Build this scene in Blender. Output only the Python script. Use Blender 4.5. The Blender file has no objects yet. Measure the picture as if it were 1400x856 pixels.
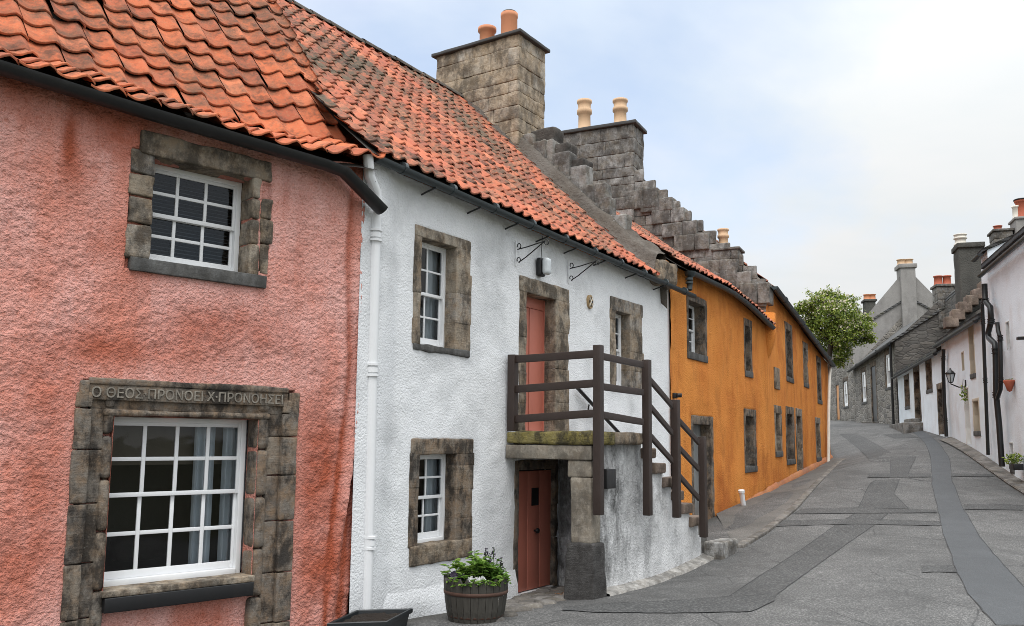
import bpy, math, random
import numpy as np
from mathutils import Vector
from mathutils.bvhtree import BVHTree
R = math.radians
rng = np.random.default_rng(7)
scene = bpy.context.scene
COL = scene.collection

# ------------------------------------------------------------------ camera (eye at the origin, looking along +Y)
FPX, PITCH, ROLL, CX, CY = 1200.0, R(7.0), R(0.6), 700.0, 453.0
_f = np.array([0, math.cos(PITCH), math.sin(PITCH)])
_r0 = np.array([1.0, 0, 0]); _u0 = np.array([0, -math.sin(PITCH), math.cos(PITCH)])
_r = _r0 * math.cos(ROLL) + _u0 * math.sin(ROLL)
_u = _u0 * math.cos(ROLL) - _r0 * math.sin(ROLL)

def ray(px, py):
    return _f + _r * ((px - CX) / FPX) + _u * ((CY - py) / FPX)

def hor(px):                                   # horizon row at a column
    a = _f + _r * ((px - CX) / FPX)
    return CY + FPX * a[2] / _u[2]

def P(px, Y):                                  # plan point at a column and a distance
    d = ray(px, hor(px)); d = d * (Y / d[1])
    return np.array([d[0], d[1]])

def at_z(px, py, z):
    d = ray(px, py); return d * (z / d[2])

class Fr:
    """vertical plane: s along it, d out of it, z up"""
    def __init__(self, a, b, flip=False):
        self.o = np.array(a, float); e = np.array(b, float) - self.o
        self.L = float(np.hypot(*e)); self.u = e / self.L
        n = np.array([self.u[1], -self.u[0]]); self.n = -n if flip else n
    def pt(self, s, d, z):
        s = np.asarray(s, float); d = np.asarray(d, float); z = np.asarray(z, float)
        s, d, z = np.broadcast_arrays(s, d, z)
        return np.stack([self.o[0] + self.u[0]*s + self.n[0]*d, self.o[1] + self.u[1]*s + self.n[1]*d, z], -1)
    def pix(self, px, py, d=0.0):
        r = ray(px, py); q = self.o + self.n * d
        t = (q @ self.n) / (r[:2] @ self.n)
        w = r * t
        return float((w[:2] - q) @ self.u), float(w[2])
    def op(self, xl, xr, yt, yb, d=0.0):
        xm, ym = (xl+xr)/2, (yt+yb)/2
        sa, sb = sorted((self.pix(xl, ym, d)[0], self.pix(xr, ym, d)[0]))
        return (sa, sb, self.pix(xm, yb, d)[1], self.pix(xm, yt, d)[1])
    def shifted(self, s, d):
        f = Fr.__new__(Fr); f.o = self.o + self.u*s + self.n*d; f.u = self.u; f.n = self.n; f.L = self.L
        return f

def gable_frame(F, s):                         # frame on the end of a house: s runs back from the street, d towards the camera
    f = Fr.__new__(Fr); f.o = F.o + F.u * s; f.u = -F.n; f.n = -F.u; f.L = 1
    return f

# ------------------------------------------------------------------ noise
def _hash(i, seed):
    h = (i[..., 0].astype(np.int64)*374761393 + i[..., 1].astype(np.int64)*668265263 + i[..., 2].astype(np.int64)*2147483647 + seed*974711) & 0xFFFFFFFF
    h = ((h ^ (h >> 13)) * 1274126177) & 0xFFFFFFFF
    h = h ^ (h >> 16)
    return (h & 0xFFFF) / 65535.0
def vnoise(p, seed=0):
    p = np.asarray(p, float); i = np.floor(p); f = p - i; f = f*f*f*(f*(f*6-15)+10)
    out = 0
    for a in (0, 1):
        for b in (0, 1):
            for c in (0, 1):
                w = (f[..., 0] if a else 1-f[..., 0])*(f[..., 1] if b else 1-f[..., 1])*(f[..., 2] if c else 1-f[..., 2])
                out = out + w*_hash(i + np.array([a, b, c]), seed)
    return out*2 - 1
def fbm(p, oct=3, seed=0, gain=.5):
    o = 0; a = 1; t = 0
    for k in range(oct):
        o = o + a*vnoise(p*2**k + 17.3*k, seed+k); t += a; a *= gain
    return o/t

# ------------------------------------------------------------------ mesh builder
class MB:
    def __init__(self): self.v = []; self.f = []; self.t = []; self.m = []; self.n = 0; self.sm = []
    def add(self, v, f, tint=.5, mat=0, smooth=True):
        v = np.asarray(v, float).reshape(-1, 3); self.v.append(v)
        self.t.append(np.full(len(v), tint) if np.isscalar(tint) else np.asarray(tint, float))
        n = self.n
        for q in f: self.f.append([int(i)+n for i in q])
        self.m += [mat]*len(f); self.sm += [smooth]*len(f); self.n += len(v)
    def grid(self, P3, tint=.5, mat=0, smooth=True, flip=False):
        a, b = P3.shape[:2]; i = np.arange(a*b).reshape(a, b)
        q = np.stack([i[:-1, :-1], i[1:, :-1], i[1:, 1:], i[:-1, 1:]], -1).reshape(-1, 4)
        if flip: q = q[:, ::-1]
        self.add(P3.reshape(-1, 3), q.tolist(), tint if np.isscalar(tint) else np.asarray(tint).reshape(-1), mat, smooth)
    def build(self, name, mats, parent=None, weld=False, kind=None):
        me = bpy.data.meshes.new(name)
        V = np.concatenate(self.v) if self.v else np.zeros((0, 3))
        off = np.zeros(3)
        p = parent
        while p is not None: off = off + np.array(p.location); p = p.parent
        if parent is None: pass
        me.from_pydata((V - off).tolist(), [], self.f)
        for m in (mats if isinstance(mats, (list, tuple)) else [mats]): me.materials.append(m)
        me.polygons.foreach_set('material_index', self.m); me.polygons.foreach_set('use_smooth', self.sm)
        at = me.attributes.new('tint', 'FLOAT', 'POINT'); at.data.foreach_set('value', np.concatenate(self.t) if self.t else [])
        if weld:
            import bmesh
            bm = bmesh.new(); bm.from_mesh(me); bmesh.ops.remove_doubles(bm, verts=bm.verts, dist=1e-4); bm.to_mesh(me); bm.free()
        me.update()
        o = bpy.data.objects.new(name, me); COL.objects.link(o); o.parent = parent
        if kind: o['kind'] = kind
        return o

def thing(name, label, cat, loc, group=None):
    o = bpy.data.objects.new(name, None); COL.objects.link(o); o.location = [float(x) for x in loc]; o.empty_display_size = .2
    o['label'] = label; o['category'] = cat
    if group: o['group'] = group
    return o
def tag(o, label, cat, group=None):
    o['label'] = label; o['category'] = cat
    if group: o['group'] = group
    return o

def rblock(mb, F, s0, s1, d0, d1, z0, z1, r=.012, seg=.06, amp=.004, tint=None, fs=6., mat=0, seed=0, warp=None):
    if s1 < s0: s0, s1 = s1, s0
    if d1 < d0: d0, d1 = d1, d0
    L = np.array([s1-s0, d1-d0, z1-z0]); r = min(r, .45*L.min())
    if tint is None: tint = rng.random()
    def cs(l):
        n = max(1, int(math.ceil((l-2*r)/seg)))
        return np.concatenate([[0, .35*r], np.linspace(r, l-r, n+1), [l-.35*r, l]])
    C = [cs(l) for l in L]
    for ax in range(3):
        a, b = [(1, 2), (2, 0), (0, 1)][ax]
        A, B = np.meshgrid(C[a], C[b], indexing='ij')
        for side in (0, 1):
            p = np.zeros(A.shape + (3,)); p[..., a] = A; p[..., b] = B; p[..., ax] = L[ax]*side
            inn = np.clip(p, r, L - r); v = p - inn; nv = v/np.maximum(np.linalg.norm(v, axis=-1, keepdims=True), 1e-9)
            q = inn + r*nv
            w = q + np.array([s0, d0, z0])
            if amp: q = q + nv*(amp*fbm(w*fs, 3, 5+seed)*1.6)[..., None]
            w = q + np.array([s0, d0, z0])
            if warp: w = warp(w)
            mb.grid(F.pt(w[..., 0], w[..., 1], w[..., 2]), tint, mat, True, flip=(side == 0))

def bx(mb, F, s0, s1, d0, d1, z0, z1, tint=.5, mat=0):
    c = [F.pt(s, d, z) for z in (z0, z1) for s, d in ((s0, d0), (s1, d0), (s1, d1), (s0, d1))]
    mb.add(c, [(0, 3, 2, 1), (4, 5, 6, 7), (0, 1, 5, 4), (1, 2, 6, 5), (2, 3, 7, 6), (3, 0, 4, 7)], tint, mat, False)

def tube(mb, pts, r, n=8, tint=.5, cap=True, mat=0, arc=None):
    pts = [np.asarray(p, float) for p in pts]; k = len(pts)
    rr = r if hasattr(r, '__len__') else [r]*k
    T = []
    for i in range(k):
        t = pts[min(i+1, k-1)] - pts[max(i-1, 0)]; T.append(t/np.linalg.norm(t))
    a = np.array([0, 0, 1.0]) if abs(T[0][2]) < .9 else np.array([1.0, 0, 0])
    x = np.cross(T[0], a); x /= np.linalg.norm(x)
    rows = []
    for i in range(k):
        x = x - T[i]*(x @ T[i]); x /= np.linalg.norm(x); y = np.cross(T[i], x)
        th = np.linspace(0, 2*math.pi, n+1)
        rows.append(pts[i] + rr[i]*(np.cos(th)[:, None]*x + np.sin(th)[:, None]*y))
    G = np.array(rows); mb.grid(G, tint, mat, True)
    if cap:
        for i, fl in ((0, 1), (k-1, 0)):
            c = G[i][:-1]; f = list(range(n)); mb.add(c, [f[::-1] if not fl else f], tint, mat, False)

def lathe(mb, c, prof, n=20, tint=.5, mat=0, ax=None, sq=(1, 1)):
    c = np.asarray(c, float); th = np.linspace(0, 2*math.pi, n+1)
    G = np.array([[c + np.array([r*math.cos(t)*sq[0], r*math.sin(t)*sq[1], z]) for t in th] for r, z in prof])
    mb.grid(G, tint, mat, True, flip=True)

def poly(mb, pts, tint=.5, mat=0):
    mb.add(pts, [list(range(len(pts)))], tint, mat, False)

# ------------------------------------------------------------------ materials
class NT:
    def __init__(self, name):
        self.m = bpy.data.materials.new(name); self.m.use_nodes = True
        self.t = self.m.node_tree; self.t.nodes.clear()
        self.out = self.t.nodes.new('ShaderNodeOutputMaterial')
        self.b = self.n('ShaderNodeBsdfPrincipled'); self.link(self.b.outputs[0], self.out.inputs[0])
        self.co = self.n('ShaderNodeTexCoord').outputs['Object']
    def n(self, k): return self.t.nodes.new(k)
    def link(self, a, b): self.t.links.new(a, b)
    def put(self, inp, v):
        if hasattr(v, 'is_linked') or isinstance(v, bpy.types.NodeSocket): self.link(v, inp)
        else:
            if inp.type == 'RGBA' and hasattr(v, '__len__') and len(v) == 3: v = (*v, 1)
            inp.default_value = v
    def noise(self, scale, detail=4, rough=.55, co=None, dist=0, out=0):
        x = self.n('ShaderNodeTexNoise'); self.put(x.inputs['Vector'], co or self.co)
        x.inputs['Scale'].default_value = scale; x.inputs['Detail'].default_value = detail; x.inputs['Roughness'].default_value = rough
        x.inputs['Distortion'].default_value = dist
        return x.outputs[out]
    def vor(self, scale, feature='F1', co=None, out='Distance', rand=1):
        x = self.n('ShaderNodeTexVoronoi'); x.feature = feature; self.put(x.inputs['Vector'], co or self.co)
        x.inputs['Scale'].default_value = scale; x.inputs['Randomness'].default_value = rand
        return x.outputs[out]
    def scale(self, sx, sy, sz, co=None):
        x = self.n('ShaderNodeMapping'); self.put(x.inputs['Vector'], co or self.co); x.inputs['Scale'].default_value = (sx, sy, sz)
        return x.outputs[0]
    def ramp(self, fac, stops, interp='LINEAR'):
        x = self.n('ShaderNodeValToRGB'); self.put(x.inputs[0], fac); e = x.color_ramp.elements; x.color_ramp.interpolation = interp
        for i, (p, c) in enumerate(stops):
            el = e[i] if i < 2 else e.new(p)
            el.position = p; el.color = (*c, 1) if hasattr(c, '__len__') else (c, c, c, 1)
        return x.outputs[0]
    def mix(self, fac, a, b, mode='MIX'):
        x = self.n('ShaderNodeMix'); x.data_type = 'RGBA'; x.blend_type = mode; x.clamp_factor = True
        self.put(x.inputs[0], fac); self.put(x.inputs[6], a); self.put(x.inputs[7], b); return x.outputs[2]
    def math(self, op, a, b=0, clamp=False):
        x = self.n('ShaderNodeMath'); x.operation = op; self.put(x.inputs[0], a); self.put(x.inputs[1], b); x.use_clamp = clamp; return x.outputs[0]
    def attr(self, n='tint'):
        x = self.n('ShaderNodeAttribute'); x.attribute_name = n; return x.outputs['Fac']
    def sep(self, co=None):
        x = self.n('ShaderNodeSeparateXYZ'); self.put(x.inputs[0], co or self.co); return x.outputs
    def bump(self, h, strength=1, dist=.01, nrm=None):
        x = self.n('ShaderNodeBump'); self.put(x.inputs['Height'], h); x.inputs['Strength'].default_value = strength; x.inputs['Distance'].default_value = dist
        if nrm: self.link(nrm, x.inputs['Normal'])
        return x.outputs[0]
    def done(self, col, rough=.85, nrm=None, spec=.3, metal=0, disp=None):
        self.put(self.b.inputs['Base Color'], col); self.put(self.b.inputs['Roughness'], rough)
        self.b.inputs['Specular IOR Level'].default_value = spec; self.b.inputs['Metallic'].default_value = metal
        if nrm: self.link(nrm, self.b.inputs['Normal'])
        return self.m

def harl(name, pale, mid, deep, dirt, bump=.02, sc=38, big=.9, dirtamt=.5, lowdirt=None, deepfine=.35, stain=False, side=None):
    n = NT(name)
    large = n.noise(big, 4, .6, dist=.4); med = n.noise(big*3.3, 5, .6); streak = n.noise(2.2, 4, .6, co=n.scale(1.6, 1.6, .22))
    f = n.math('ADD', n.math('MULTIPLY', large, .6), n.math('MULTIPLY', streak, .4))
    c = n.mix(n.ramp(f, [(.40, 0), (.60, 1)]), pale, mid)
    c = n.mix(n.math('MULTIPLY', n.ramp(n.math('MULTIPLY', n.noise(.7, 3, .5, co=n.scale(1, 1, .7)), n.math('ADD', med, .35)), [(.40, 0), (.62, 1)]), .8), c, deep)
    lump = n.noise(sc, 3, .62, co=n.scale(1, 1, 1.15)); fine = n.noise(sc*3.1, 2, .6); clod = n.vor(sc*.9, 'SMOOTH_F1')
    h = n.math('ADD', n.math('ADD', n.math('MULTIPLY', lump, 1.1), n.math('MULTIPLY', fine, .25)), n.math('MULTIPLY', clod, -.5))
    c = n.mix(n.math('MULTIPLY', n.ramp(lump, [(.30, 1), (.48, 0)]), deepfine), c, deep)
    dn = n.math('MULTIPLY', n.ramp(n.noise(1.4, 6, .7, co=n.scale(1.5, 1.5, .5)), [(.52, 0), (.72, 1)]), dirtamt)
    c = n.mix(dn, c, dirt)
    if stain: c = n.mix(n.math('MULTIPLY', n.attr(), n.math('ADD', .45, med)), c, tuple(x*.8 for x in deep))
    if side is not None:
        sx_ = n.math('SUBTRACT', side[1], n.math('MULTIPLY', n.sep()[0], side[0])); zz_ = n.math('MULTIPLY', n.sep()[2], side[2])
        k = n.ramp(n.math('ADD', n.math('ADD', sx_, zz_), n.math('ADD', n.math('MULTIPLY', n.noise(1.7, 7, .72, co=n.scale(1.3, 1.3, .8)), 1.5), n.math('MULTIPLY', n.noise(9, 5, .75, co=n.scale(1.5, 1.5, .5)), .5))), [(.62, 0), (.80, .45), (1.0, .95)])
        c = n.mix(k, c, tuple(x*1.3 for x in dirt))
    if lowdirt is not None:
        z = n.sep(n.n('ShaderNodeNewGeometry').outputs['Position'])[2]
        k = n.math('MULTIPLY', n.ramp(n.math('ADD', n.math('MULTIPLY', n.math('SUBTRACT', z, lowdirt[0]), -1/lowdirt[1]), n.math('MULTIPLY', n.noise(2.5, 5, .7), 1.1)), [(.55, 0), (1.25 if False else 1., 1)]), lowdirt[2])
        c = n.mix(k, c, dirt)
    c = n.mix(n.math('MULTIPLY', n.ramp(fine, [(.3, 1), (.5, 0)]), .12), c, deep)
    return n.done(c, .93, n.bump(h, 1, bump), .15)

def stone(name, cols, dark=(.025, .022, .02), darkamt=.7, ochre=(.30, .17, .07), sc=7, bump=.012):
    n = NT(name); t = n.attr()
    c = n.ramp(t, [(i/(len(cols)-1), k) for i, k in enumerate(cols)])
    c = n.mix(n.ramp(n.noise(sc*.9, 6, .7), [(.42, 0), (.62, .8)]), c, ochre)
    c = n.mix(n.ramp(n.noise(sc*1.7, 6, .75), [(.50, 0), (.62, .55)]), c, tuple(min(1, x*1.5) for x in cols[1]))
    c = n.mix(n.math('MULTIPLY', n.noise(sc*9, 3, .7), .45), c, (.12, .10, .085))
    c = n.mix(n.math('MULTIPLY', n.ramp(n.noise(sc*.5, 7, .75, co=n.scale(1.3, 1.3, .8)), [(.44, 0), (.58, 1)]), darkamt), c, dark)
    c = n.mix(n.math('MULTIPLY', n.ramp(n.vor(sc*2.2), [(.0, 1), (.16, 0)]), n.ramp(n.noise(sc*.5, 2, .5), [(.5, 0), (.7, .6)])), c, (.42, .41, .38))
    h = n.math('ADD', n.noise(sc*3.4, 6, .7), n.math('MULTIPLY', n.noise(sc*14, 3, .6), .35))
    lay = n.noise(5, 4, .6, co=n.scale(1, 1, 9)); h = n.math('ADD', h, n.math('MULTIPLY', lay, .6))
    return n.done(c, .9, n.bump(h, .9, bump), .2)

def rubble(name, cols, mortar, sc=3.2, zs=1.7, bump=.03, darkamt=.4, ys=1):
    n = NT(name)
    wob = n.n('ShaderNodeVectorMath'); wob.operation = 'ADD'
    n.link(n.scale(1, ys, zs), wob.inputs[0])
    sv = n.n('ShaderNodeVectorMath'); sv.operation = 'SCALE'; n.link(n.noise(sc*1.4, 2, .5, out=1), sv.inputs[0]); sv.inputs[3].default_value = .12
    n.link(sv.outputs[0], wob.inputs[1]); co = wob.outputs[0]
    e = n.vor(sc, 'DISTANCE_TO_EDGE', co=co); k = n.vor(sc, 'F1', co=co, out='Color')
    g = n.n('ShaderNodeSeparateColor'); n.link(k, g.inputs[0])
    c = n.ramp(g.outputs[0], [(i/(len(cols)-1), q) for i, q in enumerate(cols)])
    c = n.mix(n.math('MULTIPLY', n.noise(26, 5, .7), .6), c, (.07, .065, .06))
    c = n.mix(n.ramp(e, [(.02, 1), (.075, 0)]), c, mortar)
    c = n.mix(n.math('MULTIPLY', n.ramp(n.noise(.9, 5, .7, co=n.scale(1, 1, .6)), [(.42, 0), (.66, 1)]), darkamt), c, (.03, .028, .026))
    h = n.math('ADD', n.ramp(e, [(0, 0), (.12, 1)]), n.math('MULTIPLY', n.noise(24, 5, .7), .6))
    return n.done(c, .92, n.bump(h, 1, bump), .2)

def paint(name, col, rough=.45, var=.12, bump=.002, sc=9, dirt=(.05, .04, .035), dirtamt=.3, spec=.4):
    n = NT(name)
    c = n.mix(n.math('MULTIPLY', n.noise(sc, 5, .6), var*2), col, tuple(x*.6 for x in col))
    c = n.mix(n.math('MULTIPLY', n.ramp(n.noise(sc*.5, 6, .75, co=n.scale(1, 1, .4)), [(.52, 0), (.75, 1)]), dirtamt), c, dirt)
    return n.done(c, rough, n.bump(n.noise(sc*12, 4, .6), .6, bump), spec)

def tilemat(name, cols, moss, mossamt, dk=(.03, .025, .02), dka=.85):
    n = NT(name); t = n.attr()
    c = n.ramp(t, [(i/(len(cols)-1), q) for i, q in enumerate(cols)])
    c = n.mix(n.math('MULTIPLY', n.noise(11, 5, .7), .5), c, tuple(x*.55 for x in cols[1]))
    c = n.mix(n.math('MULTIPLY', n.ramp(n.noise(34, 4, .7), [(.52, 0), (.68, 1)]), .35), c, (.50, .27, .14))
    m = n.math('ADD', n.math('MULTIPLY', n.noise(.55, 4, .6, dist=.5), .55), n.math('MULTIPLY', n.noise(7, 5, .75), .45))
    c = n.mix(n.math('MULTIPLY', n.ramp(m, [(.47, 0), (.60, 1)]), mossamt), c, moss)
    k = n.math('ADD', n.math('MULTIPLY', n.noise(2.6, 3, .6), .5), n.math('MULTIPLY', n.noise(17, 4, .7), .5))
    c = n.mix(n.math('MULTIPLY', n.ramp(k, [(.50, 0), (.62, 1)]), dka), c, dk)
    return n.done(c, .88, n.bump(n.noise(60, 4, .6), .7, .004), .2)

M = {}
M['pink'] = harl('pink_harling', (.80, .445, .395), (.70, .285, .215), (.49, .125, .066), (.22, .075, .05), bump=.030, sc=40, big=.75, dirtamt=.22, stain=True, deepfine=.5, lowdirt=(-1.7, 1.6, .55))
M['white'] = harl('white_harling', (.80, .81, .82), (.76, .77, .785), (.52, .53, .54), (.42, .42, .41), bump=.010, sc=42, big=.8, dirtamt=.16, lowdirt=(-1.95, .9, .45), deepfine=.10)
M['orange'] = harl('orange_limewash', (.70, .275, .062), (.62, .215, .045), (.45, .13, .03), (.26, .08, .025), bump=.016, sc=34, big=.7, dirtamt=.5, deepfine=.22, lowdirt=(-1.2, .8, .35))
M['orange_base'] = harl('orange_plinth', (.50, .22, .10), (.46, .18, .09), (.30, .16, .11), (.20, .15, .12), bump=.01, sc=30, dirtamt=.5)
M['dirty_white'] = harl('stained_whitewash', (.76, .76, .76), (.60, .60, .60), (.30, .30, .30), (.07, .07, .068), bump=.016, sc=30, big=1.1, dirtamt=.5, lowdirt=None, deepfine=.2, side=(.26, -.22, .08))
M['bounce_offset_white'] = harl('bounce_offset_limewash', (.79, .86, .92), (.77, .84, .90), (.66, .67, .69), (.55, .55, .55), bump=.008, sc=30, big=.5, dirtamt=.15, deepfine=.08)  # blue bias in this white cancels warm light bounced from the orange houses
M['cream'] = harl('grey_white_harling', (.74, .74, .72), (.70, .70, .69), (.55, .55, .54), (.42, .41, .39), bump=.008, sc=34, big=.5, dirtamt=.2, deepfine=.1)
M['render'] = harl('grey_cement_render', (.32, .31, .295), (.27, .26, .25), (.18, .172, .165), (.12, .115, .11), bump=.008, sc=26, big=.5, dirtamt=.5)
M['darkrender'] = harl('dark_roughcast', (.10, .098, .088), (.075, .074, .068), (.045, .045, .04), (.03, .03, .028), bump=.016, sc=26, big=.8, dirtamt=.4)
M['fillet'] = harl('cement_fillet', (.14, .125, .11), (.10, .085, .07), (.06, .05, .042), (.035, .03, .026), bump=.02, sc=20, big=1.3, dirtamt=.5)
M['stone'] = stone('weathered_sandstone', [(.17, .148, .122), (.31, .26, .20), (.22, .185, .145), (.43, .375, .30), (.33, .31, .285)], darkamt=.72, ochre=(.30, .215, .135))
M['darkstone'] = stone('soot_dark_sandstone', [(.11, .10, .09), (.19, .17, .145), (.15, .13, .11), (.27, .225, .175)], darkamt=.85, ochre=(.26, .17, .10))
M['sillstone'] = stone('slate_grey_sill_stone', [(.085, .09, .092), (.12, .125, .125)], darkamt=.5, ochre=(.10, .10, .095), bump=.006)
M['chimstone'] = stone('chimney_sandstone', [(.34, .28, .21), (.48, .40, .305), (.40, .33, .245), (.43, .38, .315), (.62, .57, .49)], darkamt=.6, ochre=(.40, .30, .19), sc=5)
M['greystone'] = stone('lichen_grey_stone', [(.13, .128, .12), (.24, .24, .235), (.17, .165, .155), (.40, .40, .39), (.22, .20, .175)], darkamt=.62, ochre=(.17, .145, .11), sc=5)
M['blackstone'] = stone('soot_black_stone', [(.035, .034, .033), (.07, .068, .064), (.05, .048, .045)], darkamt=.6, ochre=(.09, .08, .07), sc=5, bump=.014)
M['ashlar'] = stone('concrete_grey_stone', [(.25, .225, .185), (.30, .27, .225)], darkamt=.5, ochre=(.24, .20, .15), sc=5, bump=.006)
M['footing'] = stone('pale_concrete_footing', [(.36, .35, .33), (.42, .41, .39)], darkamt=.5, ochre=(.30, .28, .25), sc=5, bump=.01)
M['moss'] = stone('mossy_slab', [(.17, .15, .03), (.21, .17, .04)], darkamt=.8, ochre=(.27, .23, .10), sc=6, bump=.025)
M['tar'] = stone('tarred_base', [(.03, .032, .034), (.04, .042, .044)], darkamt=.5, ochre=(.10, .10, .10), sc=9, bump=.02)
M['rubble'] = rubble('grey_rubble', [(.20, .19, .178), (.33, .31, .28), (.26, .24, .21), (.42, .39, .35)], (.30, .285, .26), sc=2.6, zs=1.5, ys=.42)
M['rubble_dark'] = rubble('dark_rubble', [(.10, .098, .094), (.20, .19, .175), (.145, .135, .125), (.26, .24, .215)], (.10, .095, .09), sc=2.3, zs=2.6, bump=.012)
M['steps'] = stone('reddish_crowstep', [(.20, .15, .125), (.26, .20, .165), (.16, .125, .105)], darkamt=.5, ochre=(.2, .15, .11), sc=3)
M['tile_pink'] = tilemat('orange_pantile', [(.42, .11, .052), (.56, .16, .070), (.49, .13, .058), (.33, .09, .05), (.61, .20, .10)], (.085, .066, .046), .75, dka=.6)
M['tile_white'] = tilemat('weathered_pantile', [(.39, .115, .068), (.52, .165, .09), (.45, .135, .085), (.27, .10, .072), (.58, .21, .12)], (.095, .082, .058), .95, dka=.8)
M['sash'] = paint('white_gloss_paint', (.80, .81, .82), .35, .04, .0008, dirtamt=.06)
M['iron'] = paint('black_gutter_paint', (.014, .015, .016), .38, .3, .002, dirtamt=.2, dirt=(.06, .055, .05))
M['gutter'] = paint('slate_green_gutter_paint', (.040, .052, .056), .45, .3, .002, dirtamt=.25)
M['pipe'] = paint('white_pipe_paint', (.76, .77, .78), .4, .05, .001, dirtamt=.1)
M['door'] = paint('salmon_red_door_paint', (.50, .165, .115), .5, .10, .0012, dirtamt=.12)
M['brown'] = paint('dark_brown_timber', (.040, .026, .021), .5, .35, .003, sc=14, dirtamt=.15)
M['black'] = paint('black_metal', (.012, .012, .013), .4, .2, .001)
M['greydoor'] = paint('grey_door_paint', (.22, .23, .23), .5, .1)
M['orangedoor'] = paint('orange_door_paint', (.60, .28, .10), .5, .1)
M['creamdoor'] = paint('cream_door_paint', (.55, .47, .36), .5, .1)
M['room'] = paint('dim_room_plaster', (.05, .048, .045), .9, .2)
M['curtain'] = paint('pale_curtain', (.72, .76, .80), .9, .1, .001)
M['blind'] = paint('brown_roman_blind', (.16, .13, .10), .9, .15)
M['slat'] = paint('grey_blind_slat', (.16, .17, .19), .6, .1)
M['pot'] = paint('buff_clay_pot', (.62, .42, .26), .75, .15, .003, dirtamt=.3, dirt=(.2, .13, .08))
M['potorange'] = paint('orange_clay_pot', (.58, .24, .12), .75, .15, .003, dirtamt=.25, dirt=(.2, .1, .06))
M['potred'] = paint('red_clay_pot', (.42, .11, .06), .75, .15, .003, dirtamt=.25)
M['potwhite'] = paint('white_clay_pot', (.72, .68, .60), .75, .15, .003, dirtamt=.2)
M['lead'] = paint('grey_slab_stone', (.07, .07, .07), .8, .3, .01, dirtamt=.4)
M['soil'] = paint('potting_soil', (.022, .015, .010), .95, .5, .02, sc=30)
M['plastic'] = paint('black_plastic', (.014, .017, .019), .42, .2, .001)
M['woodgrey'] = None
n = NT('weathered_barrel_wood')
g = n.noise(8, 5, .65, co=n.scale(5, 5, .6))
c = n.mix(g, (.030, .028, .024), (.085, .078, .066)); c = n.mix(n.math('MULTIPLY', n.attr(), .5), c, (.02, .02, .016))
M['woodgrey'] = n.done(c, .75, n.bump(g, .8, .006), .3)
M['rust'] = paint('rusty_hoop', (.085, .042, .028), .7, .4, .003)
M['underlay'] = paint('roof_underlay', (.03, .025, .02), .95, .3)

def slate(name, c1, c2):
    n = NT(name)
    b = n.n('ShaderNodeTexBrick'); n.link(n.n('ShaderNodeTexCoord').outputs['UV'] if False else n.co, b.inputs['Vector'])
    k = n.noise(9, 5, .7); c = n.mix(k, c1, c2)
    c = n.mix(n.ramp(n.noise(1.5, 5, .7), [(.5, 0), (.7, .7)]), c, (.10, .095, .06))
    n.t.nodes.remove(b)
    lay = n.n('ShaderNodeTexWave'); lay.bands_direction = 'Z'; n.link(n.co, lay.inputs[0]); lay.inputs['Scale'].default_value = 2.2; lay.inputs['Distortion'].default_value = 1.5
    return n.done(c, .8, n.bump(n.math('ADD', lay.outputs['Fac'], k), .8, .03), .3)
M['slate_dark'] = slate('sooty_roof_slate', (.018, .018, .019), (.04, .04, .04))
M['slate'] = slate('grey_roof_slate', (.055, .055, .058), (.10, .10, .10))

def glass():
    n = NT('window_glass'); t = n.t
    tr = n.n('ShaderNodeBsdfTransparent'); tr.inputs[0].default_value = (.82, .86, .88, 1)
    gl = n.n('ShaderNodeBsdfGlossy'); gl.inputs['Roughness'].default_value = .03
    fr = n.n('ShaderNodeFresnel'); fr.inputs[0].default_value = 1.5
    bp = n.bump(n.noise(3, 2, .4), .25, .01); n.link(bp, gl.inputs['Normal']); n.link(bp, fr.inputs['Normal'])
    mx = n.n('ShaderNodeMixShader'); n.link(fr.outputs[0], mx.inputs[0]); n.link(tr.outputs[0], mx.inputs[1]); n.link(gl.outputs[0], mx.inputs[2])
    t.nodes.remove(n.b); n.link(mx.outputs[0], n.out.inputs[0]); return n.m
M['glass'] = glass()

def asphalt(name, base, speck, sc=150, patchy=.35, bump=.006, rough=.8, cracks=False):
    n = NT(name)
    c = n.mix(n.ramp(n.noise(sc*.55, 2, .7), [(.46, 0), (.68, 1)]), base, speck)
    c = n.mix(n.math('MULTIPLY', n.ramp(n.vor(sc*.42), [(.06, 1), (.30, 0)]), .55), c, tuple(x*1.25 for x in speck))
    c = n.mix(n.math('MULTIPLY', n.ramp(n.noise(.6, 6, .65, dist=.6), [(.38, 0), (.66, 1)]), patchy), c, tuple(x*.5 for x in base))
    c = n.mix(n.math('MULTIPLY', n.ramp(n.noise(3.1, 5, .7), [(.48, 0), (.7, 1)]), patchy*.8), c, tuple(x*.6 for x in base))
    if cracks:
        cr_ = n.math('MULTIPLY', n.ramp(n.vor(.9, 'DISTANCE_TO_EDGE', co=n.mix(.12, n.co, n.noise(2.2, 4, .6, out=1))), [(.004, 1), (.012, 0)]), n.ramp(n.noise(.35, 3, .5), [(.48, 0), (.58, .8)]))
        c = n.mix(cr_, c, (.03, .03, .03))
        ed = n.math('ADD', n.attr(), n.math('MULTIPLY', n.noise(2.2, 6, .7), .35)); c = n.mix(n.ramp(ed, [(.62, 0), (1.1 if False else 1., .75)]), c, (.045, .042, .036))
        c = n.mix(n.math('MULTIPLY', n.ramp(n.noise(1.0, 4, .6, co=n.scale(1.0, .25, 1)), [(.5, 0), (.7, 1)]), .3), c, tuple(x*.6 for x in base))
    h = n.math('ADD', n.noise(sc*.5, 3, .7), n.math('MULTIPLY', n.vor(sc*.42), .8))
    return n.done(c, rough, n.bump(h, .9, bump), .3)
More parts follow.
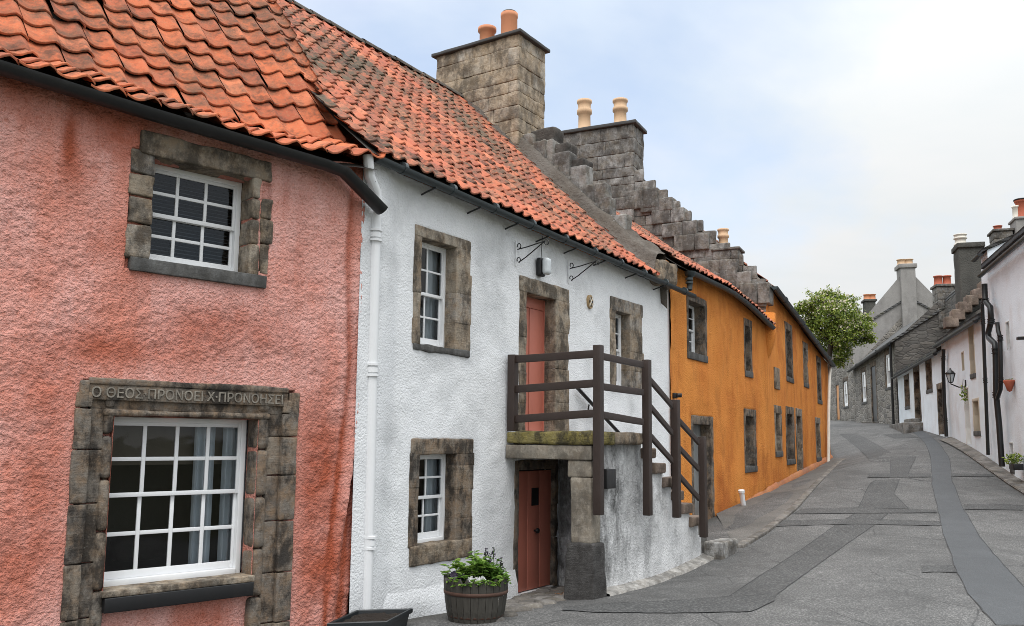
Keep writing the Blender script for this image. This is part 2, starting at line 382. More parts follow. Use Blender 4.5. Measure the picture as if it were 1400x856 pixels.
M['asphalt'] = asphalt('worn_asphalt', (.078, .077, .076), (.225, .22, .212), sc=80, patchy=.6, cracks=True)
M['patch'] = asphalt('dark_coarse_patch', (.048, .048, .048), (.135, .134, .13), sc=62)
M['smooth'] = asphalt('smooth_dark_patch', (.058, .061, .065), (.10, .104, .108), sc=150, patchy=.3, bump=.003, rough=.7)
M['seam'] = asphalt('tar_seam', (.035, .035, .036), (.06, .06, .06), sc=60)
M['paving'] = asphalt('footway_concrete', (.115, .11, .102), (.19, .18, .168), sc=90, patchy=.6)
M['kerb'] = stone('kerb_stone', [(.13, .125, .12), (.20, .19, .18), (.16, .15, .14)], darkamt=.5, ochre=(.18, .16, .13), sc=4)
n = NT('rough_earth'); M['earth'] = n.done(n.mix(n.noise(1.2, 6, .7), (.05, .06, .025), (.09, .075, .05)), .95, n.bump(n.noise(8, 5, .7), 1, .05))

def leafmat(name, stops, rough=.5):
    n = NT(name); c = n.ramp(n.attr(), stops)
    n.done(c, rough, None, .4)
    tl = n.n('ShaderNodeBsdfTranslucent'); n.put(tl.inputs[0], c); mx = n.n('ShaderNodeMixShader'); mx.inputs[0].default_value = .35
    n.link(n.b.outputs[0], mx.inputs[1]); n.link(tl.outputs[0], mx.inputs[2]); n.link(mx.outputs[0], n.out.inputs[0]); return n.m
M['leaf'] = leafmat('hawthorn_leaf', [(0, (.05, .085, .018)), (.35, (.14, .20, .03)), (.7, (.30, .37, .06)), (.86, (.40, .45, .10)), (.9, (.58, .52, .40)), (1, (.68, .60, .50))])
M['herb'] = leafmat('planter_leaf', [(0, (.06, .13, .02)), (.5, (.14, .26, .04)), (.9, (.24, .36, .07)), (1, (.3, .4, .1))])
M['darkherb'] = leafmat('dark_leaf', [(0, (.02, .02, .03)), (.5, (.05, .03, .07)), (1, (.10, .12, .06))])
M['petal'] = leafmat('white_petal', [(0, (.75, .75, .75)), (1, (.85, .85, .85))])
M['bark'] = paint('bark', (.07, .055, .04), .9, .4, .02)
M['lampglass'] = paint('frosted_lamp_lens', (.62, .66, .68), .2, .1, .001, spec=.6)
M['brass'] = paint('plaque_gold', (.38, .26, .13), .5, .2)
M['deadleaf'] = paint('fallen_leaf', (.36, .14, .04), .8, .3)
CLOUD_Z, CLOUD_B, SKY_STRENGTH, SUN_E, EXPOSURE, PINK_K, DENOISE, FILTW = 14.8, 3.5, .14, 1.1, .82, 1.32, True, .9
# ------------------------------------------------------------------ building pieces
def breaks(a, b, cuts, step):
    c = sorted(set([a, b] + [x for x in cuts if a < x < b])); o = []
    for p, q in zip(c[:-1], c[1:]):
        k = max(1, int(math.ceil((q-p)/step))); o += list(np.linspace(p, q, k+1)[:-1])
    return np.array(o + [b])

def wall_sheet(mb, F, s0, s1, zb, eave, ops, step=.06, disp=None, reveal=.2, room=1.0, mat=0, dark=1, bend=None, flats=(), tintf=None):
    """front wall with real openings; each opening gets reveals and a dim room behind it"""
    zt = max(eave(s) for s in np.linspace(s0, s1, 9))
    fl = [(f[0]+.02, f[1]-.02, f[2]+.015, f[3]-.015, f[4] if len(f) > 4 else .03) for f in flats]
    S = breaks(s0, s1, [x for o in ops for x in o[:2]]+[x+e for o in fl for x, e in ((o[0], 0), (o[0], .01), (o[1], 0), (o[1], -.01))], step); Z = breaks(zb, zt, [x for o in ops for x in o[2:4]]+[x+e for o in fl for x, e in ((o[2], 0), (o[2], .01), (o[3], 0), (o[3], -.01))], step)
    A, B = np.meshgrid(S, Z, indexing='ij')
    ev = np.array([eave(s) for s in S])[:, None]
    Bc = np.minimum(B, ev)
    D = disp(A, Bc) if disp else np.zeros_like(A)
    mask = np.ones_like(A)
    for o in [x[:4] for x in list(ops)+fl]:
        dx = np.maximum(np.maximum(o[0]-A, A-o[1]), 0); dz = np.maximum(np.maximum(o[2]-B, B-o[3]), 0)
        mask = np.minimum(mask, np.clip((np.hypot(dx, dz)-.02)/.25, 0, 1))
    D = D*mask
    for f in fl: D = np.where((A > f[0]+.005) & (A < f[1]-.005) & (B > f[2]+.005) & (B < f[3]-.005), -f[4], D)
    if bend: S2, D2 = bend(A, D, Bc)
    else: S2, D2 = A, D
    V = F.pt(S2, D2, Bc); n, m = A.shape
    f = []
    sc = (S[:-1]+S[1:])/2; zc = (Z[:-1]+Z[1:])/2
    keep = np.ones((n-1, m-1), bool)
    for o in ops:
        keep &= ~(((sc > o[0]) & (sc < o[1]))[:, None] & ((zc > o[2]) & (zc < o[3]))[None, :])
    keep &= (Z[:-1][None, :] < ev[:-1]) | (Z[:-1][None, :] < ev[1:])
    I = np.argwhere(keep); a = I[:, 0]*m + I[:, 1]
    q = np.stack([a, a+m, a+m+1, a+1], 1)
    mb.add(V.reshape(-1, 3), q.tolist(), tintf(A, Bc).reshape(-1) if tintf else .0, mat, True)
    for o in ops:
        r = o[4] if len(o) > 4 else reveal
        a0, a1, b0, b1 = o[:4]
        for p in (((a0, b0), (a0, b1)), ((a1, b1), (a1, b0)), ((a0, b1), (a1, b1)), ((a1, b0), (a0, b0))):
            (x0, y0), (x1, y1) = p
            poly(mb, [F.pt(x0, 0, y0), F.pt(x1, 0, y1), F.pt(x1, -r, y1), F.pt(x0, -r, y0)], .5, mat)
        e = .35; x0, x1, y0, y1 = a0-e, a1+e, b0-.12, b1+.12; k = -r; w = -r-room
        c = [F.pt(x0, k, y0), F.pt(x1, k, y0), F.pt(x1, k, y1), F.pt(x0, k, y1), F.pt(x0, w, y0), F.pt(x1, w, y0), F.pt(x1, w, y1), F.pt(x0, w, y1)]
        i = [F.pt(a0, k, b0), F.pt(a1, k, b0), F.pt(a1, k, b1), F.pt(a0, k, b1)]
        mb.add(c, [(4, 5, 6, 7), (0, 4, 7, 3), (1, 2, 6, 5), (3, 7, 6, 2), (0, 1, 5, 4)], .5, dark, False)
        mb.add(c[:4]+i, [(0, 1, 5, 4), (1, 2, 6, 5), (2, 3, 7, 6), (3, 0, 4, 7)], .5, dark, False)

def shell(mb, F, s0, s1, zb, ze0, ze1, depth, zr, mat=0, ends=(1, 1), ridge=None):
    """back wall and gable ends"""
    hr = depth/2 if ridge is None else ridge
    for s, ze, on in ((s0, ze0, ends[0]), (s1, ze1, ends[1])):
        if on: poly(mb, [F.pt(s, -.004, zb), F.pt(s, -depth, zb), F.pt(s, -depth, ze), F.pt(s, -hr, zr), F.pt(s, -.004, ze)], .5, mat)
    poly(mb, [F.pt(s0, -depth, zb), F.pt(s1, -depth, zb), F.pt(s1, -depth, ze1), F.pt(s0, -depth, ze0)], .5, mat)

def stonework(mb, F, o, wl=.12, wr=.16, ht=.2, proud=.012, depth=.16, hs=.34, over=.0, seed=0, amp=.005, r=.012, inner=.012, seg=.05, lintel_ext=None):
    """jamb stones and lintel round an opening o=(s0,s1,z0,z1)"""
    s0, s1, z0, z1 = o[:4]; lr = np.random.default_rng(seed+11)
    for side in (0, 1):
        z = z0
        while z < z1 - .02:
            h = hs*lr.uniform(.75, 1.3); zz = min(z+h, z1)
            if z1 - zz < .12: zz = z1
            w = (wl if side == 0 else wr)*lr.uniform(.95, 1.10); t = lr.random()
            jj = lr.uniform(-.004, .006)
            if side == 0: rblock(mb, F, s0-w, s0+inner, -depth, proud+jj, z-.006, zz+.006, r, seg, amp, t, seed=seed)
            else: rblock(mb, F, s1-inner, s1+w, -depth, proud+jj, z-.006, zz+.006, r, seg, amp, t, seed=seed)
            z = zz
    e0, e1 = (wl, wr) if lintel_ext is None else lintel_ext
    rblock(mb, F, s0-e0, s1+e1, -depth, proud+.006, z1-inner+.003, z1+ht, r, seg, amp, lr.random(), seed=seed)

def sash(parent, F, o, depth=.15, cols=2, rows=(2, 2), fw=.045, bar=.022, name='window', mat=None, label=None, split=.5, mb_extra=None):
    s0, s1, z0, z1 = o[:4]
    mb = MB(); mat = mat or M['sash']
    d = -depth
    def b(a, c, e, g, dd0, dd1): rblock(mb, F, a, c, dd0, dd1, e, g, .004, .6, 0, .5)
    b(s0, s0+fw, z0, z1, d-.07, d); b(s1-fw, s1, z0, z1, d-.07, d)
    b(s0+fw, s1-fw, z1-fw*.9, z1, d-.07, d-.002); b(s0+fw, s1-fw, z0, z0+fw, d-.07, d+.012)
    zi0, zi1 = z0+fw, z1-fw*.9; zm = zi0+(zi1-zi0)*split
    st = .038
    panes = []
    for k, (a0, a1, dd, n) in enumerate(((zm-.018, zi1, d-.012, rows[0]), (zi0, zm+.018, d-.042, rows[1]))):
        x0, x1 = s0+fw, s1-fw
        b(x0, x0+st*.7, a0, a1, dd-.028, dd); b(x1-st*.7, x1, a0, a1, dd-.028, dd)
        lo = st if k == 0 else st*1.7
        hi = st*.8 if k == 0 else st
        b(x0+st*.7, x1-st*.7, a1-hi, a1, dd-.028, dd-.001); b(x0+st*.7, x1-st*.7, a0, a0+lo, dd-.028, dd-.001)
        gx0, gx1, gz0, gz1 = x0+st*.7, x1-st*.7, a0+lo, a1-hi
        for i in range(1, cols):
            x = gx0+(gx1-gx0)*i/cols; b(x-bar/2, x+bar/2, gz0, gz1, dd-.026, dd-.003)
        for i in range(1, n):
            z = gz0+(gz1-gz0)*i/n
            for j in range(cols):
                xa = gx0+(gx1-gx0)*j/cols+(bar/2 if j else 0); xb = gx0+(gx1-gx0)*(j+1)/cols-(bar/2 if j < cols-1 else 0)
                b(xa, xb, z-bar/2, z+bar/2, dd-.026, dd-.004)
        panes.append((gx0, gx1, gz0, gz1, dd-.016))
    w = mb.build(name, mat, parent)
    if label: w['label'] = label
    g = MB()
    for a0, a1, e0, e1, dd in panes: poly(g, [F.pt(a0, dd, e0), F.pt(a1, dd, e0), F.pt(a1, dd, e1), F.pt(a0, dd, e1)])
    g.build('pane', M['glass'], w)
    return w

def curtain(parent, F, s0, s1, z0, z1, d, mat='curtain', name='curtain', waves=6, amp=.03):
    S = np.linspace(s0, s1, waves*8+1); Z = np.linspace(z0, z1, 5)
    A, B = np.meshgrid(S, Z, indexing='ij')
    mb = MB(); mb.grid(F.pt(A, d+amp*np.sin((A-s0)/(s1-s0)*waves*2*math.pi+.6*np.sin(A*31)), B)); return mb.build(name, M[mat], parent)

def pantiles(mb, F, prof, sA, sB, w=.23, e=.25, seed=0, lift=.024, A=.024, jit=.006, ns=9, sagf=None, back=False, clip=None, rowfn=None):
    """clay pantiles laid course by course on a profile [(back distance, height), ...]"""
    g = np.random.default_rng(seed)
    pr = np.array(prof, float); seg = np.hypot(*np.diff(pr, axis=0).T); cum = np.concatenate([[0], np.cumsum(seg)])
    def ev(q):
        q = np.asarray(q, float); qq = np.clip(q, 0, cum[-1])
        h = np.interp(qq, cum, pr[:, 0]); z = np.interp(qq, cum, pr[:, 1])
        i = np.clip(np.searchsorted(cum, qq, 'right')-1, 0, len(seg)-1)
        th = (pr[i+1, 0]-pr[i, 0])/seg[i]; tz = (pr[i+1, 1]-pr[i, 1])/seg[i]
        ex = q-qq
        return h+th*ex, z+tz*ex, th, tz
    nr = int(cum[-1]/e)+1; nc = int((sB-sA)/w)+1
    a = np.linspace(0, 1.06, ns); wave = np.where(a < .6, -A*.75*np.sin(math.pi*np.minimum(a, .6)/.6), A*1.15*np.sin(math.pi*np.clip((a-.6)/.4, 0, 1.2)))
    for i in range(nr):
        ee = e; q0 = i*e; q1 = min(q0+e*1.14, cum[-1]+.02)
        if q1-q0 < .08: continue
        for j in range(nc):
            x0 = sA+j*w
            if x0 > sB-.04: continue
            if clip and not clip(x0+w*.5, ev(q0+.1)[0]): continue
            dj = g.normal(0, jit, 4)
            s = x0+a*w
            s = np.minimum(s, sB)
            rows = []
            for q, off, sk in ((q0-.002, lift-.017, 0), (q0, lift, 0), (q0+.01, lift+.003, 0), ((q0+q1)/2, lift*.52, .5), (q1, .0, 1)):
                qq = q+dj[0]*(1-sk)*1.6+dj[1]*(a-.5)*1.2
                h, z, th, tz = ev(qq)
                nn = off+wave+dj[2]*.6+(dj[3]*.5)*(a-.5)
                sg = sagf(s, h) if sagf else 0
                rows.append(F.pt(s+dj[2]*.4, -(h - tz*nn), z+th*nn+sg))
            t = np.clip(g.random(), 0, 1)
            mb.grid(np.array(rows), t, 0, True, flip=True)

def roofslab(mb, F, prof, s0, s1, mat, drop=.05, thick=.06):
    pr = [(h, z-drop) for h, z in prof]
    for (h0, z0), (h1, z1) in zip(pr[:-1], pr[1:]):
        poly(mb, [F.pt(s0, -h0, z0), F.pt(s1, -h0, z0), F.pt(s1, -h1, z1), F.pt(s0, -h1, z1)], .5, mat)
        poly(mb, [F.pt(s0, -h0, z0-thick), F.pt(s1, -h0, z0-thick), F.pt(s1, -h1, z1-thick), F.pt(s0, -h1, z1-thick)], .5, mat)
    for s in (s0, s1):
        for (h0, z0), (h1, z1) in zip(pr[:-1], pr[1:]):
            poly(mb, [F.pt(s, -h0, z0-thick), F.pt(s, -h1, z1-thick), F.pt(s, -h1, z1), F.pt(s, -h0, z0)], .5, mat)
    h0, z0 = pr[0]
    poly(mb, [F.pt(s0, -h0, z0-thick), F.pt(s1, -h0, z0-thick), F.pt(s1, -h0, z0), F.pt(s0, -h0, z0)], .5, mat)

def ashlar(mb, F, s0, s1, d0, d1, z0, z1, ch=(.2, .32), bl=(.28, .62), seed=0, amp=.010, r=.022, seg=.08, mortar=None):
    """coursed block masonry shown on all four faces of a box"""
    g = np.random.default_rng(seed); z = z0
    while z < z1-.02:
        h = min(g.uniform(*ch), z1-z)
        if z1-z-h < .1: h = z1-z
        for axis in (0, 1):
            lo, hi = (s0, s1) if axis == 0 else (d0, d1)
            for side in (0, 1):
                x = lo
                while x < hi-.01:
                    l = min(g.uniform(*bl), hi-x)
                    if hi-x-l < .14: l = hi-x
                    t = g.random(); j = g.uniform(-.006, .008)
                    if axis == 0:
                        a, b = (d0-j, d0+.13) if side == 0 else (d1-.13, d1+j)
                        rblock(mb, F, x+.002, x+l-.002, a, b, z+.002, z+h-.002, r, seg, amp, t, 5., 0, seed)
                    else:
                        a, b = (s0-j-.002, s0+.13) if side == 0 else (s1-.13, s1+j+.002)
                        rblock(mb, F, a, b, x+.002, x+l-.002, z+.002, z+h-.002, r, seg, amp, t, 5., 0, seed)
                    x += l
        z += h
    bx(mb, F, s0+.022, s1-.022, d0+.022, d1-.022, z0, z1-.01, .3, 0 if mortar is None else mortar)

POT_PLAIN = [(.10, 0), (.135, 0), (.13, .05), (.118, .08), (.112, .40), (.135, .42), (.135, .47), (.10, .47), (.095, .2)]
POT_RING = [(.10, 0), (.15, 0), (.15, .06), (.125, .09), (.12, .30), (.15, .32), (.15, .38), (.125, .40), (.13, .48), (.15, .50), (.15, .54), (.115, .54), (.10, .3)]
def pot(parent, c, mat, prof=POT_PLAIN, sc=1., hsc=1., name='chimney_pot', cap=False, label=None):
    mb = MB(); lathe(mb, c, [(r*sc, z*sc*hsc) for r, z in prof], 20)
    o = mb.build(name, M[mat], parent)
    if label: o['label'] = label
    if cap:
        k = MB(); zt = max(z for r, z in prof)*sc*hsc
        lathe(k, c, [(.0, zt+.06), (.12*sc, zt+.05), (.145*sc, zt+.03), (.145*sc, zt-.015), (.12*sc, zt-.015)], 20); k.build('cowl', M['black'], parent)
    return o

def gutter(parent, pts, r=.06, mat='gutter', name='gutter', joints=.9, seg=10):
    """open half-round channel with joint collars"""
    mb = MB(); pts = [np.asarray(p, float) for p in pts]
    T = []
    for i in range(len(pts)):
        t = pts[min(i+1, len(pts)-1)]-pts[max(i-1, 0)]; T.append(t/np.linalg.norm(t))
    rows = []; rin = []
    for p, t in zip(pts, T):
        y = np.cross(t, [0, 0, 1.]); y /= np.linalg.norm(y); u = np.cross(y, t)
        th = np.linspace(math.pi, 2*math.pi, seg+1)
        rows.append(p+r*(np.cos(th)[:, None]*y+np.sin(th)[:, None]*u)); rin.append(p+r*.86*(np.cos(th)[:, None]*y+np.sin(th)[:, None]*u))
    G, H = np.array(rows), np.array(rin)
    mb.grid(G); mb.grid(H, flip=True)
    mb.grid(np.stack([G[:, 0], H[:, 0]], 1)); mb.grid(np.stack([H[:, -1], G[:, -1]], 1))
    for e in (0, -1):
        mb.add(G[e], [list(range(seg+1))], .5, 0, False)
    for a, b in zip(pts[:-1], pts[1:]):
        L = np.linalg.norm(b-a); k = int(L/joints)
        for i in range(k):
            c = a+(b-a)*(i+.5)/max(k, 1); t = (b-a)/L
            tube(mb, [c-t*.025, c+t*.025], r*1.12, 14)
    return mb.build(name, M[mat], parent)

def downpipe(parent, pts, r=.05, mat='iron', collars=(), name='downpipe'):
    mb = MB(); tube(mb, pts, r, 14)
    for c in collars:
        c = np.asarray(c, float)
        for dz, rr, h in ((0, 1.22, .05), (.055, 1.35, .022), (-.055, 1.35, .022)):
            tube(mb, [c+[0, 0, dz-h/2], c+[0, 0, dz+h/2]], r*rr, 14)
    return mb.build(name, M[mat], parent)

def crowsteps(mb, F, s0, s1, path, hgt, seed=0, wid=.42, over=.06, r=.03, amp=.018, jitter=.03):
    """stepped gable blocks; path=[(h, z)] from eave up to apex; F frame whose d is minus the back distance"""
    g = np.random.default_rng(seed)
    for (h0, z0), (h1, z1) in zip(path[:-1], path[1:]):
        j = g.uniform(-jitter, jitter, 3)
        rblock(mb, F, s0-over+j[0], s1+over+j[1], -(h1+.25), -(h0+j[2]), z0-.25, z1, r, .07, amp, g.random(), 4., 0, seed)

def edge_rise(F, s0, s1, ev, k):
    A = F.pt(s0, 0, ev(s0)); B = F.pt(s1, 0, ev(s1)); Q = F.pt(s0, -k, ev(s0)); n_ = np.cross(A, B)
    return -(n_ @ Q)/n_[2]

def opening_simple(parent, F, o, name='window', kind='win', cols=2, rows=(1, 1), depth=.14, stone='stone', wl=.1, wr=.14, ht=.16, sill=True, seed=0, doormat='greydoor', seg=.12, label=None, proud=.012, silld=.06, fw=.04):
    if kind == 'win':
        w = sash(parent, F, (o[0]-.01, o[1]+.01, o[2]-.01, o[3]+.01), depth, cols, rows, fw, .02, name, label=label)
    else:
        w = door_leaf(parent, F, o, depth, doormat, name=name)
        if label: w['label'] = label
    mb = MB(); stonework(mb, F, o, wl, wr, ht, proud, depth+.03, .42, seed=seed, seg=seg); mb.build('surround', M[stone], w)
    if sill and kind == 'win':
        mb = MB(); rblock(mb, F, o[0]-wl, o[1]+wr, -depth-.03, silld*.5, o[2]-.13, o[2]+.012, .012, .15, .004, .5); mb.build('sill', M['sillstone'], w)
    return w

def door_leaf(parent, F, o, depth=.14, mat='door', planks=5, name='door', thick=.05, gap=.006):
    s0, s1, z0, z1 = o[:4]; mb = MB(); w = (s1-s0)/planks
    for i in range(planks):
        rblock(mb, F, s0+i*w+gap/2, s0+(i+1)*w-gap/2, -depth-thick, -depth, z0+.012, z1-.008, .006, .5, 0, .5)
    bx(mb, F, s0, s1, -depth-thick+.004, -depth-.012, z0+.012, z1-.008)
    return mb.build(name, M[mat], parent)
# ------------------------------------------------------------------ ground
_L = [(-6.2, 1.5, -1.97), (-4.9, 4.2, -1.95), (-3.5, 6.9, -1.93), (-1.35, 9.1, -1.87), (.35, 12, -2.02), (2.78, 15.7, -1.66), tuple(P(1052, 22))+(-1.22,), tuple(P(1135, 33))+(-.60,), (14.0, 42, .55), (15.6, 54, 1.2), (12, 66, 1.6), (5, 76, 1.8)]
_Rt = [(6.2, 1.5, -2.05), (6.9, 4.5, -2.0), (8.0, 8, -1.95), (9.25, 12, -1.78), (10.45, 16, -1.42), tuple(P(1400, 20.5))+(-.97,), tuple(P(1321, 27.5))+(-.02,), tuple(P(1275, 34))+(.50,), tuple(P(1230, 42))+(.86,), tuple(P(1168, 54))+(1.3,), (21, 68, 1.68), (18, 84, 1.8)]
LA, RA = np.array(_L, float), np.array(_Rt, float)
def cr(A, k):
    k = np.asarray(k, float); i = np.clip(np.floor(k).astype(int), 0, len(A)-2); t = (k-i)[..., None]
    g = lambda j: A[np.clip(j, 0, len(A)-1)]
    p0, p1, p2, p3 = g(i-1), g(i), g(i+1), g(i+2)
    return .5*((2*p1)+(-p0+p2)*t+(2*p0-5*p1+4*p2-p3)*t*t+(-p0+3*p1-3*p2+p3)*t**3)
K = np.linspace(0, len(LA)-1, 133); VV = np.concatenate([[-14, -5, -2, -1, -.5, -.2], np.linspace(0, 1, 25), [1.2, 1.5, 2, 3, 6, 14]])
def street(k, v):
    l, r = cr(LA, k), cr(RA, k); return l+(r-l)*np.asarray(v)[..., None]
KK, VG = np.meshgrid(K, np.linspace(0, 1, 25), indexing='ij')
G = street(KK, VG)
ROADT = np.abs(VG-.5)*2
G[..., 2] += .05*np.sin(VG*math.pi) + .012*fbm(G*np.array([.6, .6, 0]), 3, 3)
mb = MB(); mb.grid(G, ROADT**6, flip=False); road = mb.build('road', M['asphalt'], kind='structure')
_bv = BVHTree.FromPolygons([Vector(p) for p in G.reshape(-1, 3)], [tuple(f) for f in mb.f])
def gz(px, py):
    d = Vector(ray(px, py)).normalized(); h = _bv.ray_cast(Vector((0, 0, 0)), d)
    return np.array(h[0]) if h[0] is not None else None
def gh(x, y):
    h = _bv.ray_cast(Vector((x, y, 40)), Vector((0, 0, -1)))
    if h[0] is None: h = _bv.find_nearest(Vector((x, y, -1)))
    return h[0].z
KK, VG2 = np.meshgrid(K, VV, indexing='ij'); E = street(KK, np.clip(VG2, -.3, 1.3)); l, r = cr(LA, KK), cr(RA, KK)
dirv = (r-l); dirv[..., 2] = 0; dirv /= np.linalg.norm(dirv, axis=-1, keepdims=True)
E = E + dirv*(np.where(VG2 < -.3, (VG2+.3)*6, np.where(VG2 > 1.3, (VG2-1.3)*6, 0)))[..., None]
E[..., 2] = street(KK, np.clip(VG2, 0, 1))[..., 2] - .09
mb = MB(); mb.grid(E)
far = np.array([[[x, y, -3.2 - .002*abs(y)] for y in np.linspace(-400, 900, 14)] for x in np.linspace(-700, 700, 15)])
mb.grid(far); g0 = mb.build('ground', M['earth'], kind='structure')

def patch(name, left, right, mat, lift=.004, nx=5, per=7):
    """a strip of road surfacing between two edges seen on the road"""
    def res(e):
        e = np.array(e, float); c = np.concatenate([[0], np.cumsum(np.hypot(*np.diff(e, axis=0).T))]); n = max(2, int(c[-1]/per))
        return c, e
    cl, el = res(left); c2, er = res(right); n = max(4, int(max(cl[-1], c2[-1])/per)); t = np.linspace(0, 1, n+1)
    lx = np.stack([np.interp(t*cl[-1], cl, el[:, i]) for i in (0, 1)], 1); rx = np.stack([np.interp(t*c2[-1], c2, er[:, i]) for i in (0, 1)], 1)
    rows = []
    for a, b in zip(lx, rx):
        row = []
        for k in range(nx+1):
            q = a+(b-a)*k/nx; p = gz(*q)
            if p is None: row = None; break
            row.append(p+np.array([0, 0, lift]))
        if row: rows.append(row)
    A = np.array(rows)
    w = fbm(A*4.0, 4, 4)
    A[:, 0, :2] += .045*w[:, 0:1]; A[:, -1, :2] += .045*w[:, -1:]
    m = MB(); m.grid(A)
    for e, o_ in ((A[:, 0], A[:, 1]), (A[:, -1], A[:, -2])):
        dv_ = o_-e; dv_ /= np.maximum(np.linalg.norm(dv_, axis=1, keepdims=True), 1e-6); ww = .004+.010*np.abs(fbm(e*2.3, 2, 8))[:, None]
        m.grid(np.stack([e-dv_*ww, e+dv_*ww], 1)+np.array([0, 0, .0025]), .5, 1)
    return m.build(name, [M[mat], M['seam']], kind='structure')
q = lambda *a: [(x/2.333+800, y/2.333+560) for x, y in a]
patch('road_patch', q((1030, 62), (1062, 84), (1088, 112), (1104, 160), (1106, 240), (1128, 330), (1140, 390), (1162, 450), (1186, 520), (1232, 600), (1312, 688)), q((1062, 62), (1098, 80), (1130, 110), (1163, 155), (1168, 220), (1202, 310), (1240, 372), (1272, 425), (1330, 490), (1420, 590), (1520, 690)), 'smooth', .006)
patch('road_patch', q((860, 332), (800, 368), (700, 440), (560, 530), (455, 598)), q((966, 332), (920, 370), (830, 432), (720, 512), (612, 590)), 'patch', .004)
patch('road_patch', q((612, 590), (455, 598), (250, 612), (40, 622), (-70, 632)), q((600, 612), (530, 646), (300, 650), (40, 650), (-70, 640)), 'patch', .007)
patch('road_patch', q((690, 318), (860, 314), (1120, 322)), q((660, 334), (860, 332), (1124, 330)), 'patch', .0095)
patch('road_patch', q((632, 356), (860, 350), (1135, 358)), q((610, 374), (860, 366), (1138, 372)), 'patch', .0085)
patch('road_patch', q((1208, 304), (1290, 304), (1396, 306)), q((1212, 320), (1290, 320), (1396, 322)), 'patch', .0095)
patch('road_patch', q((812, 78), (850, 108), (884, 136), (914, 168)), q((872, 80), (925, 108), (975, 138), (982, 168)), 'patch', .004)
patch('road_patch', q((975, 150), (972, 208)), q((1056, 150), (1030, 206)), 'patch', .0065)
patch('road_patch', q((926, 226), (905, 240), (872, 316)), q((1002, 222), (985, 268), (1030, 316)), 'patch', .005)
patch('road_patch', q((905, 206), (1104, 206)), q((900, 218), (1104, 216)), 'patch', .011)
patch('road_patch', q((1074, 500), (1172, 500)), q((1074, 520), (1186, 520)), 'patch', .0085)
patch('road_patch', q((1168, 205), (1300, 208)), q((1168, 214), (1306, 215)), 'patch', .0085)
patch('road_patch', q((950, 80), (1030, 76)), q((985, 92), (1064, 90)), 'patch', .0085)

# ------------------------------------------------------------------ facades
FP = Fr(P(0, 6.7), P(499, 9.0))                 # pink
FW = Fr(P(515, 9.31), P(917, 15.75))            # white
FO1 = Fr(P(917, 15.75), P(1052, 22))            # orange, near half
FO2 = Fr(P(1052, 22), P(1135, 33))              # orange, far half
FR = Fr(P(1400, 20.5), P(1230, 42), True)       # white row across the street
FD = Fr(P(1229, 42), P(1130, 64), True)         # stone houses at the top

# ------------------------------------------------------------------ pink cottage
sE = FP.L
gp = [(0, 90), (200, 152), (340, 193), (440, 222), (468, 233)]
gs = [FP.pix(x, y, .13) for x, y in gp]
gs = [(-2.6, gs[0][1])] + gs
ts = [FP.pix(x, y, .15) for x, y in ((0, 80), (200, 142), (340, 185), (440, 211), (506, 216))]
ts = [(-2.6, ts[0][1])] + ts
def eave_p(s):
    z = np.interp(s, [a for a, b in gs], [b for a, b in gs]); k = max(0, s-gs[-1][0])
    return float(np.interp(s, [a for a, b in ts], [b for a, b in ts])) - .02
WU = FP.op(206, 345, 228, 366)
WL = FP.op(149, 349, 571, 797)
pink = thing('pink_cottage', 'salmon pink rough harled cottage with orange pantile roof and carved Greek window lintel', 'house', (*FP.pt(0, -.5, 0)[:2], -1.93))
rad = .30; LEAN = .14
def bend_p(A, D, Z):
    A = A - LEAN*np.clip((.9-Z)/2.6, 0, 1)*np.clip((A-sE+1.0)/.6, 0, 1); s2 = A.copy(); d2 = D.copy(); x = np.clip((A-(sE-rad))/rad, 0, None); th = np.minimum(x, 1)*math.pi/2
    i = A > sE-rad
    s2[i] = (sE-rad) + rad*np.sin(th[i]) + D[i]*np.sin(th[i]); d2[i] = D[i]*np.cos(th[i]) - rad*(1-np.cos(th[i])) - np.maximum(x[i]-1, 0)*rad
    return s2, d2
def disp_p(s, z):
    p = np.stack([s, s*0, z], -1)
    d = .022*fbm(p*1.3, 3, 2)+.010*fbm(p*7, 2, 8)
    d = d + .011*fbm(p*np.array([30, 1, 32]), 2, 21)*np.clip(1, 0, 1)
    for c, w, a in ((sE-.245, .03, -.018), (sE-.17, .026, .065), (sE-.10, .025, -.018), (sE-.03, .026, .05)):
        cc = c + .025*np.sin(z*1.9+1)
        d = d + a*np.exp(-((s-cc)/w)**2)*np.clip((z+2.2)/1.6, .3, 1)
    return d
jl = FP.pix(172, 270)[0]; jr = FP.pix(372, 300)[0]; lt = FP.pix(278, 199)[1]; sb = FP.pix(270, 372)[1]
ol = FP.pix(93, 690)[0]; orr = FP.pix(402, 690)[0]; otop = FP.pix(260, 527)[1]
_bl = [(FP.pix(x, y), sx, sz, a) for x, y, sx, sz, a in ((95, 190, .06, .35, 1.1), (120, 150, .5, .12, .5), (300, 450, .9, .28, .55), (440, 640, .30, .8, .8), (455, 800, .35, .6, .8), (230, 330, .5, .2, .35), (150, 480, .5, .12, .6), (410, 330, .10, .5, .35), (60, 640, .25, .5, .45), (40, 780, .3, .3, .5), (392, 260, .05, .25, .4))]
def tint_p(s, z):
    t = 0
    for (c0, c1), a, b, k in _bl: t = t + k*np.exp(-((s-c0)/a)**2-((z-c1)/b)**2)
    p = np.stack([s, s*0, z], -1); t = t*(1+.7*fbm(p*3, 3, 41))
    for c, w in ((sE-.245, .03), (sE-.10, .025)): t = t + .7*np.exp(-((s-c-.025*np.sin(z*1.9+1))/w)**2)
    return np.clip(t, 0, 1)
